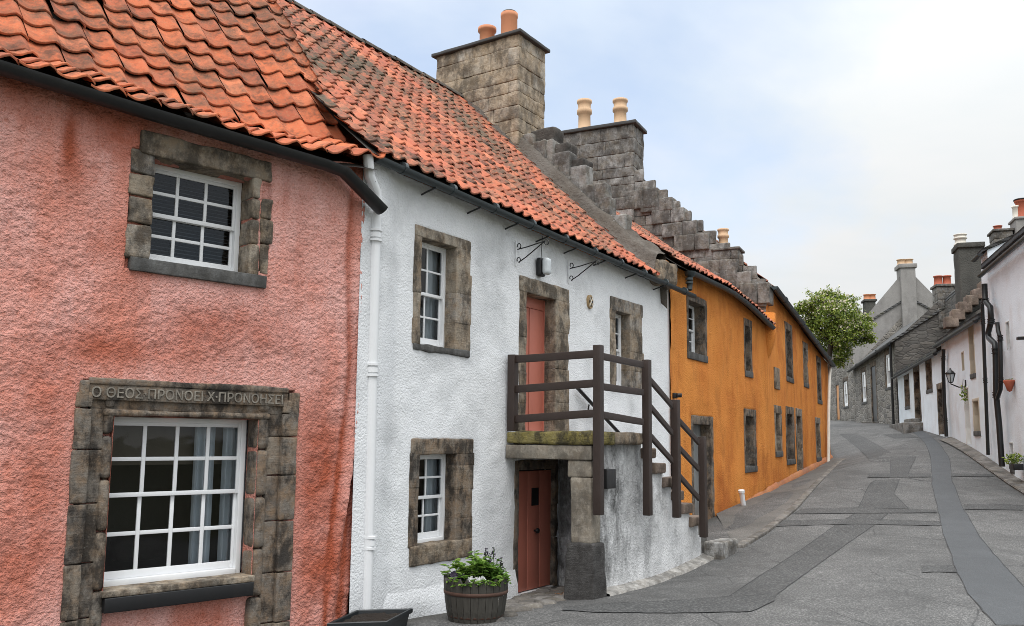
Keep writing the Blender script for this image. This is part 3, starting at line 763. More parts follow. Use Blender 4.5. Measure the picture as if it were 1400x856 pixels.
mb = MB(); wall_sheet(mb, FP, -2.6, sE+.75, -2.5, eave_p, [WU+(.22,), WL+(.20,)], .0165, disp_p, bend=bend_p, tintf=tint_p, flats=[(jl, WU[1]+.08, sb-.07, WU[3]+.05), (WU[1]+.07, jr, WU[2]+.03, WU[3]), (jl+.09, jr-.03, WU[3], lt), (ol+.02, orr-.01, -2.4, otop+.02, .075)])
shell(mb, FP, -2.6, sE-.05, -2.5, gs[0][1], gs[-1][1]-.2, 6.0, gs[2][1]+3.6, ends=(1, 0))
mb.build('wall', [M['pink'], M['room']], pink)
ze = float(ts[2][1])
prof_p = [(-.16, ze), (.60, ze+.36), (3.9, ze+.36+3.3*PINK_K)]
mb = MB()
pantiles(mb, FP, prof_p, -2.6, sE+.02, .275, .285, 3, lift=.036, A=.031, jit=.013, ns=9, sagf=lambda s, h: .012*np.sin(s*2.3)+.015*np.sin(h*3+s)+np.interp(s, [a for a, b in ts], [b for a, b in ts])-ze)
sg_p = lambda s, h: np.interp(s, [a for a, b in ts], [b for a, b in ts])-ze
for hk in range(2):
    SS = np.linspace(-2.6, sE-.05, 24); mb.grid(np.array([FP.pt(SS, np.full(24, -prof_p[hk+q_][0]), prof_p[hk+q_][1]+sg_p(SS, 0)-.11) for q_ in (0, 1)]), .5, 1, False)
poly(mb, [FP.pt(-2.6, -3.9, prof_p[-1][1]), FP.pt(sE, -3.9, prof_p[-1][1]), FP.pt(sE, -7.2, ze), FP.pt(-2.6, -7.2, ze)], .5, 0)
poly(mb, [FP.pt(sE-.03, .1, ze-.15), FP.pt(sE-.03, -.7, ze+.27), FP.pt(sE-.03, -3.9, prof_p[-1][1]-.12), FP.pt(sE-.03, -3.9, 0)], .5, 1)
mb.build('roof', [M['tile_pink'], M['underlay']], pink)
e_end = FW.pix(523, 285, .22)
gpts = [FP.pt(s, .17, z) for s, z in gs] + [FW.pt(e_end[0], .22, e_end[1])]
gutter(pink, gpts, .085, 'iron', joints=1.3)

# upper window
w = sash(pink, FP, (WU[0]-.03, WU[1]-.01, WU[2]-.005, WU[3]-.0), .215, 3, (2, 2), .05, .03)
mb = MB()
jl = FP.pix(172, 270)[0]; jr = FP.pix(372, 300)[0]; lt = FP.pix(278, 199)[1]; sb = FP.pix(270, 372)[1]
z = WU[2]+.0
for i, hh in enumerate((.30, .24, .2, .3)):
    z1 = min(z+hh, WU[3]+.03)
    rblock(mb, FP, jl+rng.uniform(0, .03), WU[0]+.012, -.2, .02, z, z1-.006, .02, .035, .014, None, 7, seed=3)
    rblock(mb, FP, WU[1]-.012, WU[1]+.075, -.24, .014, z, z1-.006, .02, .035, .012, None, 7, seed=4)
    if i < 3: rblock(mb, FP, WU[1]+.085, jr+rng.uniform(-.02, .02), -.2, .016, z+.02, z1+.01, .022, .035, .015, None, 7, seed=5)
    z = z1
rblock(mb, FP, jl+.09, jr-.03, -.24, .03, WU[3]+.0, lt, .02, .05, .008, .1, 5, seed=7)
mb.build('surround', M['stone'], w)
mb = MB(); rblock(mb, FP, jl+.06, jr-.04, -.24, .035, sb-.07, WU[2]+.006, .01, .06, .004, .4, 5); mb.build('sill', M['sillstone'], w)
mb = MB()
for i in range(26):
    zz = WU[2]+.03+i*(WU[3]-WU[2]-.05)/26
    mb.add([FP.pt(WU[0], -.335, zz), FP.pt(WU[1], -.335, zz), FP.pt(WU[1], -.355, zz+.012), FP.pt(WU[0], -.355, zz+.012)], [(0, 1, 2, 3)])
mb.build('blind', M['slat'], w)

# lower window with the carved lintel
w = sash(pink, FP, (WL[0]-.02, WL[1]-.015, WL[2]+.0, WL[3]), .20, 4, (2, 2), .05, .034, split=.53)
ol = FP.pix(93, 690)[0]; orr = FP.pix(402, 690)[0]; otop = FP.pix(260, 527)[1]
mb = MB(); lr = np.random.default_rng(4)
def column(a, b, d0, d1, zs, mat_seed, r=.014, amp=.005):
    for za, zb in zip(zs[:-1], zs[1:]): rblock(mb, FP, a, b, d0, d1, za+.004, zb-.004, r, .035, amp, lr.random(), 6, seed=mat_seed)
zs = [-2.4, -1.86, -1.45, -1.02, -.55, -.12, WL[3]+.06, otop-.09]
zs2 = [-2.4, -1.7, -1.25, -.78, -.36, .0, WL[3]+.06, otop-.09]
zs = [a for a in zs if a < otop-.1]+[otop-.09]; zs2 = [a for a in zs2 if a < otop-.1]+[otop-.09]
wd = WL[0]-ol
column(ol, ol+wd*.42, -.1, .022, zs, 1); column(ol+wd*.40, ol+wd*.78, -.14, -.025, zs, 2, .012); column(ol+wd*.74, WL[0]+.012, -.21, .004, zs2, 3, .045)
wr = orr-WL[1]
column(orr-wr*.40, orr, -.1, .022, zs2, 4); column(orr-wr*.74, orr-wr*.38, -.14, -.025, zs2, 5, .012); column(WL[1]-.012, orr-wr*.70, -.21, .002, zs, 6, .045)
rblock(mb, FP, ol+wd*.74, orr-wr*.70, -.21, .006, WL[3]-.0, WL[3]+.055, .025, .05, .006, .85, 5, seed=9)
rblock(mb, FP, ol+wd*.40, orr-wr*.38, -.14, -.022, WL[3]+.05, otop-.10, .01, .05, .005, .1, 5, seed=10)
rblock(mb, FP, ol+.02, ol+.10, -.12, .028, WL[3]+.06, otop-.0, .02, .04, .006, .6, 5, seed=12)
rblock(mb, FP, orr-.10, orr+.01, -.12, .020, WL[3]+.02, otop-.02, .02, .04, .006, .6, 5, seed=12)
rblock(mb, FP, ol+.09, orr-.11, -.12, .022, otop-.03, otop+.025, .014, .05, .006, .7, 5, seed=12)
sur = mb.build('surround', M['darkstone'], w)
mb = MB(); rblock(mb, FP, ol+.095, orr-.115, -.1, .012, otop-.155, otop-.028, .008, .05, .003, .3, 5, seed=13); mb.build('lettered_lintel', M['darkstone'], w)
fc = bpy.data.curves.new('inscription', 'FONT'); fc.body = 'Ο ΘΕΟΣ·ΠΡΟΝΟΕΙ Χ·ΠΡΟΝΟΗΣΕΙ'; fc.size = .125; fc.extrude = .007; fc.space_character = 1.0; fc.offset = .0005
to = bpy.data.objects.new('t', fc); COL.objects.link(to); dg = bpy.context.evaluated_depsgraph_get(); me = bpy.data.meshes.new_from_object(to.evaluated_get(dg)); COL.objects.unlink(to); bpy.data.objects.remove(to)
V = np.array([v.co[:] for v in me.vertices]); wt = V[:, 0].max()-V[:, 0].min(); sc = (orr-.16-ol-.13)/wt
mb = MB(); mb.add(FP.pt(ol+.115+(V[:, 0]-V[:, 0].min())*sc, .016+V[:, 2], otop-.132+V[:, 1]*.92), [list(p.vertices) for p in me.polygons], .5, 0, False); bpy.data.meshes.remove(me)
M['letter'] = stone('carved_letter_stone', [(.27, .25, .21), (.33, .30, .255)], darkamt=.35, ochre=(.2, .18, .15), sc=9, bump=.004)
mb.build('inscription', M['letter'], w)
mb = MB(); rblock(mb, FP, WL[0]-.02, WL[1]+.01, -.24, .045, WL[2]-.05, WL[2]+.004, .01, .06, .004, .7, 5); mb.build('sill', M['stone'], w)
mb = MB(); rblock(mb, FP, WL[0]+.0, WL[1]+.0, -.2, .05, WL[2]-.17, WL[2]-.052, .008, .08, .002, .2, 5); mb.build('sill_front', M['black'], w)
xa, xb = WL[0], WL[1]
curtain(w, FP, xb-.42, xb-.22, WL[2], WL[3], -.42, waves=3); curtain(w, FP, xb-.16, xb+.1, WL[2], WL[3], -.36, waves=4)
mb = MB(); rblock(mb, FP, xa-.1, xb+.05, -.52, -.49, WL[3]-.42, WL[3]+.05, .004, .3, 0, .5); mb.build('blind', M['blind'], w)
mb = MB()                                       # chair and table seen dimly inside
rblock(mb, FP, xa+.35, xb-.45, -1.0, -.75, WL[2]+.1, WL[2]+.33, .1, .1, .0, .5); mb.build('armchair', M['underlay'], w)

# ------------------------------------------------------------------ white cottage
g0s, g0z = FW.pix(515, 219, .16); g1s, g1z = FW.pix(946, 405, .16)
eave_w = lambda s: g0z+(g1z-g0z)*(s-g0s)/(g1s-g0s)+.04
sv = FW.pix(893, 372, .1)[0]                    # where the tiles stop against the skew
sWe = FW.L
W1 = FW.op(574, 623, 330, 474); W2 = FW.op(571, 623, 620, 743); W3 = FW.op(841, 861, 427, 529)
hd = FW.pix(737, 590)
D1 = FW.op(718, 759, 404, 591); D2 = FW.op(708, 757.5, 641, 807)
white = thing('white_cottage', 'whitewashed two storey cottage with weathered red pantiles and tall stone chimney', 'house', (*FW.pt(sWe/2, -.5, 0)[:2], -2.0))
def disp_w(s, z):
    p = np.stack([s, s*0, z], -1); return (.028*fbm(p*1.1, 3, 31)+.008*fbm(p*5, 2, 33)+.004*fbm(p*17, 2, 35))*np.clip((sWe-s)/.5, 0, 1)*np.clip((s+.1)/.3, 0, 1) + .09*np.clip(1-(s+.05)/.3, 0, 1)
OUTW = [FW.op(565, 642, 318, 484), FW.op(560, 645, 600, 768), FW.op(834, 878, 411, 533), FW.op(709, 777, 386, 592)]
mb = MB(); wall_sheet(mb, FW, FW.pix(484, 700)[0]-.12, sWe, -2.6, lambda s: eave_w(s), [W1+(.16,), W2+(.16,), W3+(.16,), D1+(.2,), D2+(.16,)], .045, disp_w, flats=OUTW)
zr = FW.pix(600, 117, -4.16)[1]; hR = 4.16
shell(mb, FW, -.6, sWe-.02, -2.6, eave_w(0), eave_w(sWe), 2*hR, zr-.1, ends=(0, 1))
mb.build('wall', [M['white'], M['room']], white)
zem = eave_w(sv/2)+.05
prof_w = [(-.20, zem), (.5, zem+.56), (hR, zr)]
mb = MB()
sgw = lambda s, h: np.clip(1-h/hR, 0, 1)*((g1z-g0z)*(s-sv/2)/(g1s-g0s))+.018*np.sin(s*1.7+1)*np.sin(h*1.3+.3)-.03*np.exp(-((s-4)/1.6)**2)*np.exp(-((h-2)/1.2)**2)
def s_left(h): k = FW.pt(0, -h, 0)[:2]-FP.o; return ((sE-.12)-k @ FP.u)/(FW.u @ FP.u)
pantiles(mb, FW, prof_w, -3.4, sv, .235, .265, 5, lift=.026, A=.026, jit=.008, ns=8, sagf=sgw, clip=lambda s, h: s > s_left(h))
for a, b in ((-2.6, sv+.2),):
    V = [FW.pt(s_left(h), -h, z-.10+float(sgw(a, h))) for h, z in prof_w]+[FW.pt(b, -h, z-.10+float(sgw(b, h))) for h, z in prof_w]
    mb.add(V, [(0, 3, 4, 1), (1, 4, 5, 2)], .5, 1, False)
poly(mb, [FW.pt(s_left(hR), -hR, zr), FW.pt(sWe, -hR, zr), FW.pt(sWe, -2*hR, zem), FW.pt(s_left(2*hR), -2*hR, zem)], .5, 0)
wroof = mb.build('roof', [M['tile_white'], M['underlay']], white)
mb = MB(); s = s_left(hR)
while s < sv+.1:
    th = np.linspace(0, math.pi, 9); j = rng.uniform(-.01, .01)
    A_ = np.stack([FW.pt(np.full(9, s), -hR+.12*np.cos(th), zr-.03+.11*np.sin(th)+j), FW.pt(np.full(9, s+.43), -hR+.11*np.cos(th), zr-.03+.10*np.sin(th)+j)], 0)
    mb.grid(A_, rng.random()); s += .42
mb.build('ridge', M['fillet'], wroof)
GW = gable_frame(FW, sv)
# sloping skew: a rough cement-covered band
mb = MB(); k = np.linspace(-.12, hR-.2, 60); c = np.linspace(0, 1, 15)
hh, cc = np.meshgrid(k, c, indexing='ij')
zt = np.interp(hh, [p_[0] for p_ in prof_w], [p_[1] for p_ in prof_w]) + sgw(np.full_like(hh, sv), hh)
prs = np.interp(cc, [0, .15, .4, .8, 1], [-.05, .0, .10, .50, .55]); prz = np.interp(cc, [0, .15, .4, .8, 1], [-.02, .06, .30, .42, -.6])
V = FW.pt(sv+prs, -hh, zt+prz); nz = fbm(V*3.5, 4, 9); V = V+np.stack([nz*.0, nz*.03, nz*.16*cc], -1)
mb.grid(V, flip=True); mb.build('skew', M['fillet'], wroof)
mb = MB(); mbr = MB()                           # rough crow stones over the skew
def crow_px(px, py, w, h, s0, s1, sd, mbx, Gf, Ff, sbase, amp=.03, tint=None):
    hx, zz = Gf.pix(px, py); rblock(mbx, Ff, sbase+s0, sbase+s1, -(hx+w), -hx, zz-h, zz, .05, .06, amp, tint, 3.0, seed=sd)
GK = gable_frame(FW, sv+.30)
for i, (px, py, w_, h_) in enumerate(((757, 172, .55, .40), (776, 193, .60, .40), (797, 214, .62, .42))):
    crow_px(px, py, w_, h_, 0, .42, i, mb, GK, FW, sv+.30, .03)
gr_ = np.random.default_rng(17); zsk = lambda h: float(np.interp(h, [p_[0] for p_ in prof_w], [p_[1] for p_ in prof_w])+sgw(sv, h))
for lay, (dz, ds) in enumerate(((.10, .0), (.36, .03), (.60, .05))):
    h = (.28, .55, .95)[lay]
    while h < (3.0, 2.6, 2.3)[lay]:
        l = gr_.uniform(.26, .46); t = zsk(h)+dz+gr_.uniform(.24, .34)
        rblock(mbr, FW, sv+.15+ds*1.6+gr_.uniform(-.04, .04), sv+.52, -(h+l)+.004, -h, zsk(h)+dz-.30, t, .03, .06, .022, None, 5., seed=int(h*40)+lay); h += l
crow = mb.build('crow_steps', M['blackstone'], white); mbr.build('skew_rubble', M['greystone'], white)
mb = MB()                                       # hewn end stone of the skew
rblock(mb, FW, sv+.05, sWe+.05, -.50, .20, eave_w(sWe)-.02, eave_w(sWe)+.46, .12, .06, .07, .5, 3.); mb.build('skew_stone', M['stone'], white)
# chimney
h0 = GW.pix(708, 120)[0]; h1 = GW.pix(595, 120)[0]; ztop = GW.pix(707, 46)[1]; zbot = GW.pix(708, 190)[1]-.9
cs1 = sv+1.02
mb = MB(); ashlar(mb, FW, sv+.02, cs1, -h1, -h0, zbot, ztop, (.20, .40), (.35, .85), 3, .016, .014, .06)
rblock(mb, FW, sv-.03, cs1+.05, -(h0+.35), -(h0-.07), zbot+.55, zbot+.70, .03, .08, .02, .3)
ch = mb.build('chimney', M['chimstone'], white)
mb = MB(); rblock(mb, FW, sv-.06, cs1+.08, -h1-.08, -h0+.08, ztop, ztop+.07, .015, .2, .006, .5)
for i in range(14): rblock(mb, FW, sv+.1+rng.uniform(0, .7), sv+.25+rng.uniform(0, .7), -h1+.1+i*.12, -h1+.25+i*.12, ztop+.06, ztop+.11, .03, .06, .02, .5)
mb.build('chimney_cap', M['lead'], ch)
GWm = gable_frame(FW, sv+.5); hp = [GWm.pix(x, 50)[0] for x in (666, 696)]
pot(ch, FW.pt(sv+.5, -hp[0], ztop+.07), 'potorange', [(.13, 0), (.165, 0), (.15, .05), (.15, .40), (.185, .43), (.185, .50), (.14, .50), (.13, .1)], 1.05)
pot(ch, FW.pt(sv+.5, -hp[1], ztop+.07), 'potorange', [(.14, 0), (.17, 0), (.165, .05), (.16, .56), (.17, .58), (.17, .66), (.14, .66), (.13, .1)], 1.05, cap=True)
# gutter, its iron brackets and the white downpipe
gt = gutter(white, [FW.pt(s, .19, eave_w(s)-.02) for s in np.linspace(g0s-.05, g1s, 6)], .062, 'gutter', joints=.8)
for x in (585, 648, 700, 742, 780, 820, 862, 900):
    s = FW.pix(x, 300, .1)[0]; z = eave_w(s); mb = MB()
    tube(mb, [FW.pt(s, -.01, z-.14), FW.pt(s, .06, z-.12), FW.pt(s+.0, .15, z-.10), FW.pt(s, .2, z-.085)], .011, 6); mb.build('gutter_bracket', M['iron'], gt)
px_ = lambda x, y, d: FW.pt(FW.pix(x, y, d)[0], d, FW.pix(x, y, d)[1])
dp = [px_(503, 212, .16), px_(505, 240, .15), px_(514, 262, .12), px_(516, 280, .10), px_(514, 300, .10), px_(509, 500, .09), px_(506, 640, .09), px_(501, 836, .09)]
downpipe(white, dp, .056, 'pipe', collars=[px_(513, 322, .10), px_(509, 506, .09), px_(505, 742, .09)])
mb = MB(); p = px_(501, 838, .09); tube(mb, [px_(494, 808, .02), px_(493, 830, .02)], .012, 6); mb.build('pipe_bracket', M['iron'], white)
# plinth
mb = MB(); sa, sb_ = FW.pix(489, 800)[0]-.1, FW.pix(703, 795)[0]
S = np.linspace(sa, sb_, 50); Zt = np.interp(S, [sa, FW.pix(540, 810)[0], sb_], [FW.pix(500, 812)[1], FW.pix(560, 806)[1], FW.pix(703, 773)[1]-.05])
rows = []
for c_, dd in ((0, .0), (.12, .035), (.2, .05), (1, .06)):
    zz = Zt - c_*(Zt+2.6); pz = np.stack([S, S*0, zz], -1); rows.append(FW.pt(S, .012+dd+.02*fbm(pz*3, 3, 6)*(1 if c_ else 0), zz))
mb.grid(np.array(rows)); mb.build('plinth', M['white'], white)
# windows and doors
def window_w(o, outer, cols=2, dep=.15, stone_='stone', seed=0, cur=True):
    w = sash(white, FW, (o[0]-.012, o[1]-.0, o[2]-.0, o[3]), dep, cols, (2, 2), .045, .024)
    m = MB(); a, b, zb, zt = outer
    stonework(m, FW, o, o[0]-a, b-o[1], zt-o[3], .012, dep+.03, .32, seed=seed, amp=.006, seg=.035, r=.012)
    m.build('surround', M[stone_], w)
    m = MB(); rblock(m, FW, a+.01, b, -dep-.04, .025, zb, o[2]+.006, .016, .04, .010, .4, 6); m.build('sill', M['sillstone' if o is not W2 else 'stone'], w)
    if cur:
        curtain(w, FW, o[0]-.02, o[0]+.16, o[2], o[3], -dep-.15, waves=3, amp=.02); curtain(w, FW, o[1]-.2, o[1]+.05, o[2], o[3], -dep-.15, waves=3, amp=.02)
    return w
window_w(W1, FW.op(565, 642, 318, 484), seed=1); window_w(W2, FW.op(560, 645, 600, 768), stone_='darkstone', seed=2); window_w(W3, FW.op(834, 878, 411, 533), seed=3)
# upper door: two leaves under a plain panel
dz = D1[3]-.16
m = MB(); md = (D1[0]+D1[1])/2
for a, b in ((D1[0]+.02, md-.012), (md+.012, D1[1]-.02)):
    rblock(m, FW, a, b, -.24, -.19, D1[2]+.02, dz, .006, .5, 0, .5)
rblock(m, FW, D1[0], D1[0]+.025, -.25, -.17, D1[2], D1[3], .004, .5, 0, .5); rblock(m, FW, D1[1]-.025, D1[1], -.25, -.17, D1[2], D1[3], .004, .5, 0, .5)
rblock(m, FW, D1[0]+.025, D1[1]-.025, -.245, -.18, dz+.003, D1[3], .004, .5, 0, .5); bx(m, FW, md-.012, md+.012, -.235, -.215, D1[2]+.02, dz)
ud = m.build('door', M['door'], white)
m = MB(); a, b, zb, zt = FW.op(709, 777, 386, 592); stonework(m, FW, D1, D1[0]-a, b-D1[1], zt-D1[3], .014, .26, .42, seed=9, amp=.008, seg=.04, r=.014); m.build('surround', M['stone'], ud)
ld = door_leaf(white, FW, (D2[0]+.01, D2[1]-.0, D2[2], D2[3]-.02), .05, 'door', 3)
ld['label'] = 'low salmon red plank door under the stair landing'
m = MB(); a, b, e0, e1 = FW.op(726.5, 736, 667, 691, -.05); bx(m, FW, a, b, -.06, -.044, e0, e1); m.build('spy_window', M['black'], ld)
m = MB(); a, e0 = FW.pix(726, 725, -.1)
c0 = FW.pt(a, -.05, e0); tube(m, [c0, FW.pt(a, -.01, e0)], .014, 10); tube(m, [FW.pt(a, -.015, e0), FW.pt(a, -.01, e0), FW.pt(a, .005, e0), FW.pt(a, .02, e0), FW.pt(a, .025, e0)], [.02, .034, .038, .032, .01], 14); m.build('handle', M['black'], ld)
m = MB(); stonework(m, FW, D2, .10, .08, .12, .01, .14, .36, seed=12, amp=.01, seg=.05); m.build('surround', M['darkstone'], ld)
# ------------------------------------------------------------------ orange houses
def disp_o(s, z):
    p = np.stack([s, s*0, z], -1); return .035*fbm(p*.9, 3, 51)+.010*fbm(p*4, 2, 53)+.035*np.clip(1-s/.5, 0, 1)
GO1 = [(946, 373), (995, 396), (1023, 417), (1054, 447)]
o1 = [FO1.pix(x, y, .15) for x, y in GO1]
eave_o1 = lambda s: float(np.interp(s, [a for a, b in o1], [b for a, b in o1])) + .05
U1 = FO1.op(941, 963, 414, 484); U2 = FO1.op(1018.5, 1025.5, 446, 508); DO = FO1.op(948, 972, 580, 716); L2 = FO1.op(1019.5, 1030.5, 569, 638)
orange = thing('orange_cottage', 'bright orange limewashed cottage joined to the white one, grey door behind the stair railing', 'house', (*FO1.pt(FO1.L/2, -.5, 0)[:2], -1.5))
mb = MB(); wall_sheet(mb, FO1, -.05, FO1.L, -2.3, eave_o1, [U1+(.22,), U2+(.2,), DO+(.22,), L2+(.22,)], .07, lambda s, z: disp_o(s, z)*np.clip((FO1.L-s)/.5, 0, 1), flats=[(U1[0]-.09, U1[1]+.14, U1[2]-.1, U1[3]+.13), (DO[0]-.1, DO[1]+.17, DO[2]-.3, DO[3]+.16), (L2[0]-.12, L2[1]+.2, L2[2]-.1, L2[3]+.16)])
zO1 = eave_o1(FO1.L/2); hO1 = 4.3
shell(mb, FO1, 0, FO1.L, -2.3, zO1, zO1, 2*hO1, zO1+hO1*.75)
mb.build('wall', [M['orange'], M['room']], orange)
prof_o1 = [(-.2, zO1+.02), (.4, zO1+.44), (hO1, zO1+hO1*.75)]
mb = MB(); sgo = lambda s, h: np.clip(1-h/3, 0, 1)*(np.interp(s, [a for a, b in o1], [b for a, b in o1])+.05-zO1)
pantiles(mb, FO1, prof_o1, .2, FO1.L, .24, .28, 8, lift=.03, A=.028, jit=.01, ns=6, sagf=sgo)
V = [FO1.pt(a, -h, z-.1+float(sgo(a, h))) for a in (0, FO1.L*.5, FO1.L) for h, z in prof_o1]
mb.add(V, [(0, 3, 4, 1), (1, 4, 5, 2), (3, 6, 7, 4), (4, 7, 8, 5)], .5, 1, False)
poly(mb, [FO1.pt(0, -hO1, prof_o1[-1][1]), FO1.pt(FO1.L, -hO1, prof_o1[-1][1]), FO1.pt(FO1.L, -2*hO1, zO1), FO1.pt(0, -2*hO1, zO1)])
mb.build('roof', [M['tile_white'], M['underlay']], orange)
gutter(orange, [FO1.pt(s, .2, eave_o1(s)-.06) for s in np.linspace(o1[0][0]-.1, o1[-1][0], 8)], .07, 'gutter', joints=1.1)
a = FO1.pix(942, 376, .2); b = FO1.pix(941, 395, .2)
mb = MB(); tube(mb, [FO1.pt(a[0], .22, a[1]+.06), FO1.pt(a[0], .22, a[1]-.02), FO1.pt(a[0], .22, a[1]-.04), FO1.pt(b[0], .22, b[1]-.02)], [.11, .09, .055, .055], 12)
for f_ in (.35, .6): tube(mb, [FO1.pt(b[0], .22, b[1]+(a[1]-b[1])*f_), FO1.pt(b[0], .22, b[1]+(a[1]-b[1])*f_+.04)], .07, 12)
mb.build('downpipe', M['gutter'], orange)
opening_simple(orange, FO1, U1, depth=.20, rows=(2, 2), cols=2, stone='darkstone', wl=.09, wr=.14, ht=.13, seed=1, seg=.05)
opening_simple(orange, FO1, U2, depth=.18, cols=1, stone='darkstone', wl=.07, wr=.16, ht=.16, seed=2, seg=.06)
opening_simple(orange, FO1, DO, 'door', 'door', depth=.2, stone='darkstone', wl=.10, wr=.17, ht=.16, seed=3, seg=.05)
opening_simple(orange, FO1, L2, depth=.2, cols=1, stone='darkstone', wl=.12, wr=.2, ht=.16, seed=4, seg=.06)
def plinth(parent, F, s0, s1, zl, zr_, mat, th=.05):
    m = MB(); S = np.linspace(s0, s1, 60); Z = np.linspace(zl, zr_, 60); rows = []
    for c_, dd in ((0, .0), (.06, .035), (.14, .05), (1, .06)):
        zz = Z - c_*1.0; pz = np.stack([S, S*0, zz], -1); w_ = .03*fbm(pz*2, 3, 61)
        rows.append(FO1.pt(0, 0, 0)*0+F.pt(S, .012+dd*th/.05+(w_ if c_ else 0), zz+w_))
    m.grid(np.array(rows)); return m.build('plinth', M[mat], parent)
plinth(orange, FO1, FO1.pix(980, 705)[0], FO1.L, FO1.pix(985, 704)[1], FO1.pix(1050, 665)[1], 'orange_base')

GO2 = [(1058, 392), (1079, 428), (1138, 499)]
o2 = [FO2.pix(x, y, .15) for x, y in GO2]
o2 = [o2[0], (o2[2][0], o2[2][1])]
eave_o2 = lambda s: float(np.interp(s, [a for a, b in o2], [b for a, b in o2]))+.05
ops2 = [FO2.op(*a) for a in ((1075, 1081.5, 452, 516), (1099, 1103, 477, 524), (1117.6, 1121.3, 496, 547), (1060.5, 1066.5, 565, 618), (1076, 1084, 566, 629), (1089.8, 1095.6, 569, 654), (1116, 1120.5, 579, 626))]
PANEL = FO2.op(1059.5, 1064, 508, 527)
orange2 = thing('crow_stepped_house', 'orange house with crow stepped gable and two ringed buff chimney pots, farther up the street', 'house', (*FO2.pt(FO2.L/2, -.5, 0)[:2], -.95))
mb = MB(); wall_sheet(mb, FO2, 0, FO2.L, -1.9, eave_o2, [o+(.2,) for o in ops2], .11, lambda s, z: disp_o(s+9, z)*np.clip(s/.5, 0, 1))
zO2 = eave_o2(0); zO2b = eave_o2(FO2.L); G2 = gable_frame(FO2, 0)
hA, zA = G2.pix(822, 195)
shell(mb, FO2, .02, FO2.L, -1.9, zO2, zO2b, 2*hA, zA, ends=(0, 1))
mb.build('wall', [M['orange'], M['room']], orange2)
mb = MB(); poly(mb, [FO2.pt(0, -.004, -1.9), FO2.pt(0, -2*hA, -1.9), FO2.pt(0, -2*hA, zO2), FO2.pt(0, -hA, zA), FO2.pt(0, -.004, zO2)]); mb.build('gable', M['rubble'], orange2)
zmid = (zO2+zO2b)/2
prof_o2 = [(-.18, zO2-.06), (hA, zA-.25)]
mb = MB(); sg2 = lambda s, h: np.clip(1-h/hA, 0, 1)*(eave_o2(0)-zO2+(zO2b-zO2)*s/FO2.L)
pantiles(mb, FO2, prof_o2, .3, FO2.L, .30, .34, 9, lift=.03, A=.028, jit=.01, ns=5, sagf=sg2)
poly(mb, [FO2.pt(0, -hA, zA-.2), FO2.pt(FO2.L, -hA, zA-.2), FO2.pt(FO2.L, -2*hA, zO2b), FO2.pt(0, -2*hA, zO2)])
V = [FO2.pt(a, -h, z-.1+float(sg2(a, h))) for a in (0, FO2.L) for h, z in prof_o2]; mb.add(V, [(0, 2, 3, 1)], .5, 1, False)
mb.build('roof', [M['tile_white'], M['underlay']], orange2)
gutter(orange2, [FO2.pt(s, .2, eave_o2(s)-.08) for s in np.linspace(.1, FO2.L+.1, 5)], .085, 'gutter', joints=2.2)
mb = MB()
for i, (px, py, hb, wb) in enumerate(((901, 257, .55, 1.0), (921, 270, .36, .9), (937, 284, .40, .9), (954, 302, .40, .95), (971, 319, .45, .95), (1009, 354, .48, 1.1), (1028, 371, .45, .9), (1053, 386, .55, .75))):
    hx, zz = G2.pix(px, py)
    n_ = 2
    for k in range(n_):
        w0 = wb*(.42 if k == 0 else .58); hs = hx if k == 0 else hx+wb*.42
        rblock(mb, FO2, -.14+rng.uniform(-.02, .02), .42, -(hs+w0)+.004, -hs, zz-hb, zz-rng.uniform(0, .02), .026, .07, .014, None, 3., seed=i*3+k)
crow2 = mb.build('crow_steps', M['greystone'], orange2)
hx0, zz0 = G2.pix(1010, 338); hx1, _ = G2.pix(975, 338); zb0 = G2.pix(1009, 356)[1]
mb = MB(); ashlar(mb, FO2, -.10, .5, -hx1, -hx0, zb0-.3, zz0-.06, (.25, .4), (.3, .5), 6, .014); rblock(mb, FO2, -.14, .55, -hx1-.04, -hx0+.05, zz0-.07, zz0, .02, .1, .006, .5)
c2 = mb.build('chimney', M['greystone'], orange2); c2['label'] = 'small chimney stub part way down the crow steps'
hp_, zp = gable_frame(FO2, .2).pix(989, 336); ht_ = G2.pix(989, 311)[1]
pot(c2, FO2.pt(.2, -hp_, zz0), 'pot', POT_RING, 1.0, (ht_-zz0)/.54)
h0, ztop = G2.pix(868, 178); h1, _ = G2.pix(771, 185); zb = G2.pix(860, 275)[1]
ztop = G2.pix(868, 171)[1]
mb = MB(); ashlar(mb, FO2, -.12, .78, -h1, -h0, zb-.6, ztop, (.22, .42), (.35, .9), 7, .022, .022, .07)
c2 = mb.build('chimney', M['greystone'], orange2)
mb = MB(); rblock(mb, FO2, -.20, .86, -h1-.09, -h0+.09, ztop, ztop+.10, .02, .2, .006, .5); mb.build('chimney_cap', M['lead'], c2)
zc = ztop+.10
for x, yt, xx in ((799, 132, 0), (848, 131, 0)):
    hq, zq = gable_frame(FO2, .3).pix(x, 165); zt_ = G2.pix(x, yt)[1]; pot(c2, FO2.pt(.3, -hq, zc), 'pot', POT_RING, 1.45, (zt_-zc)/.54/1.45)
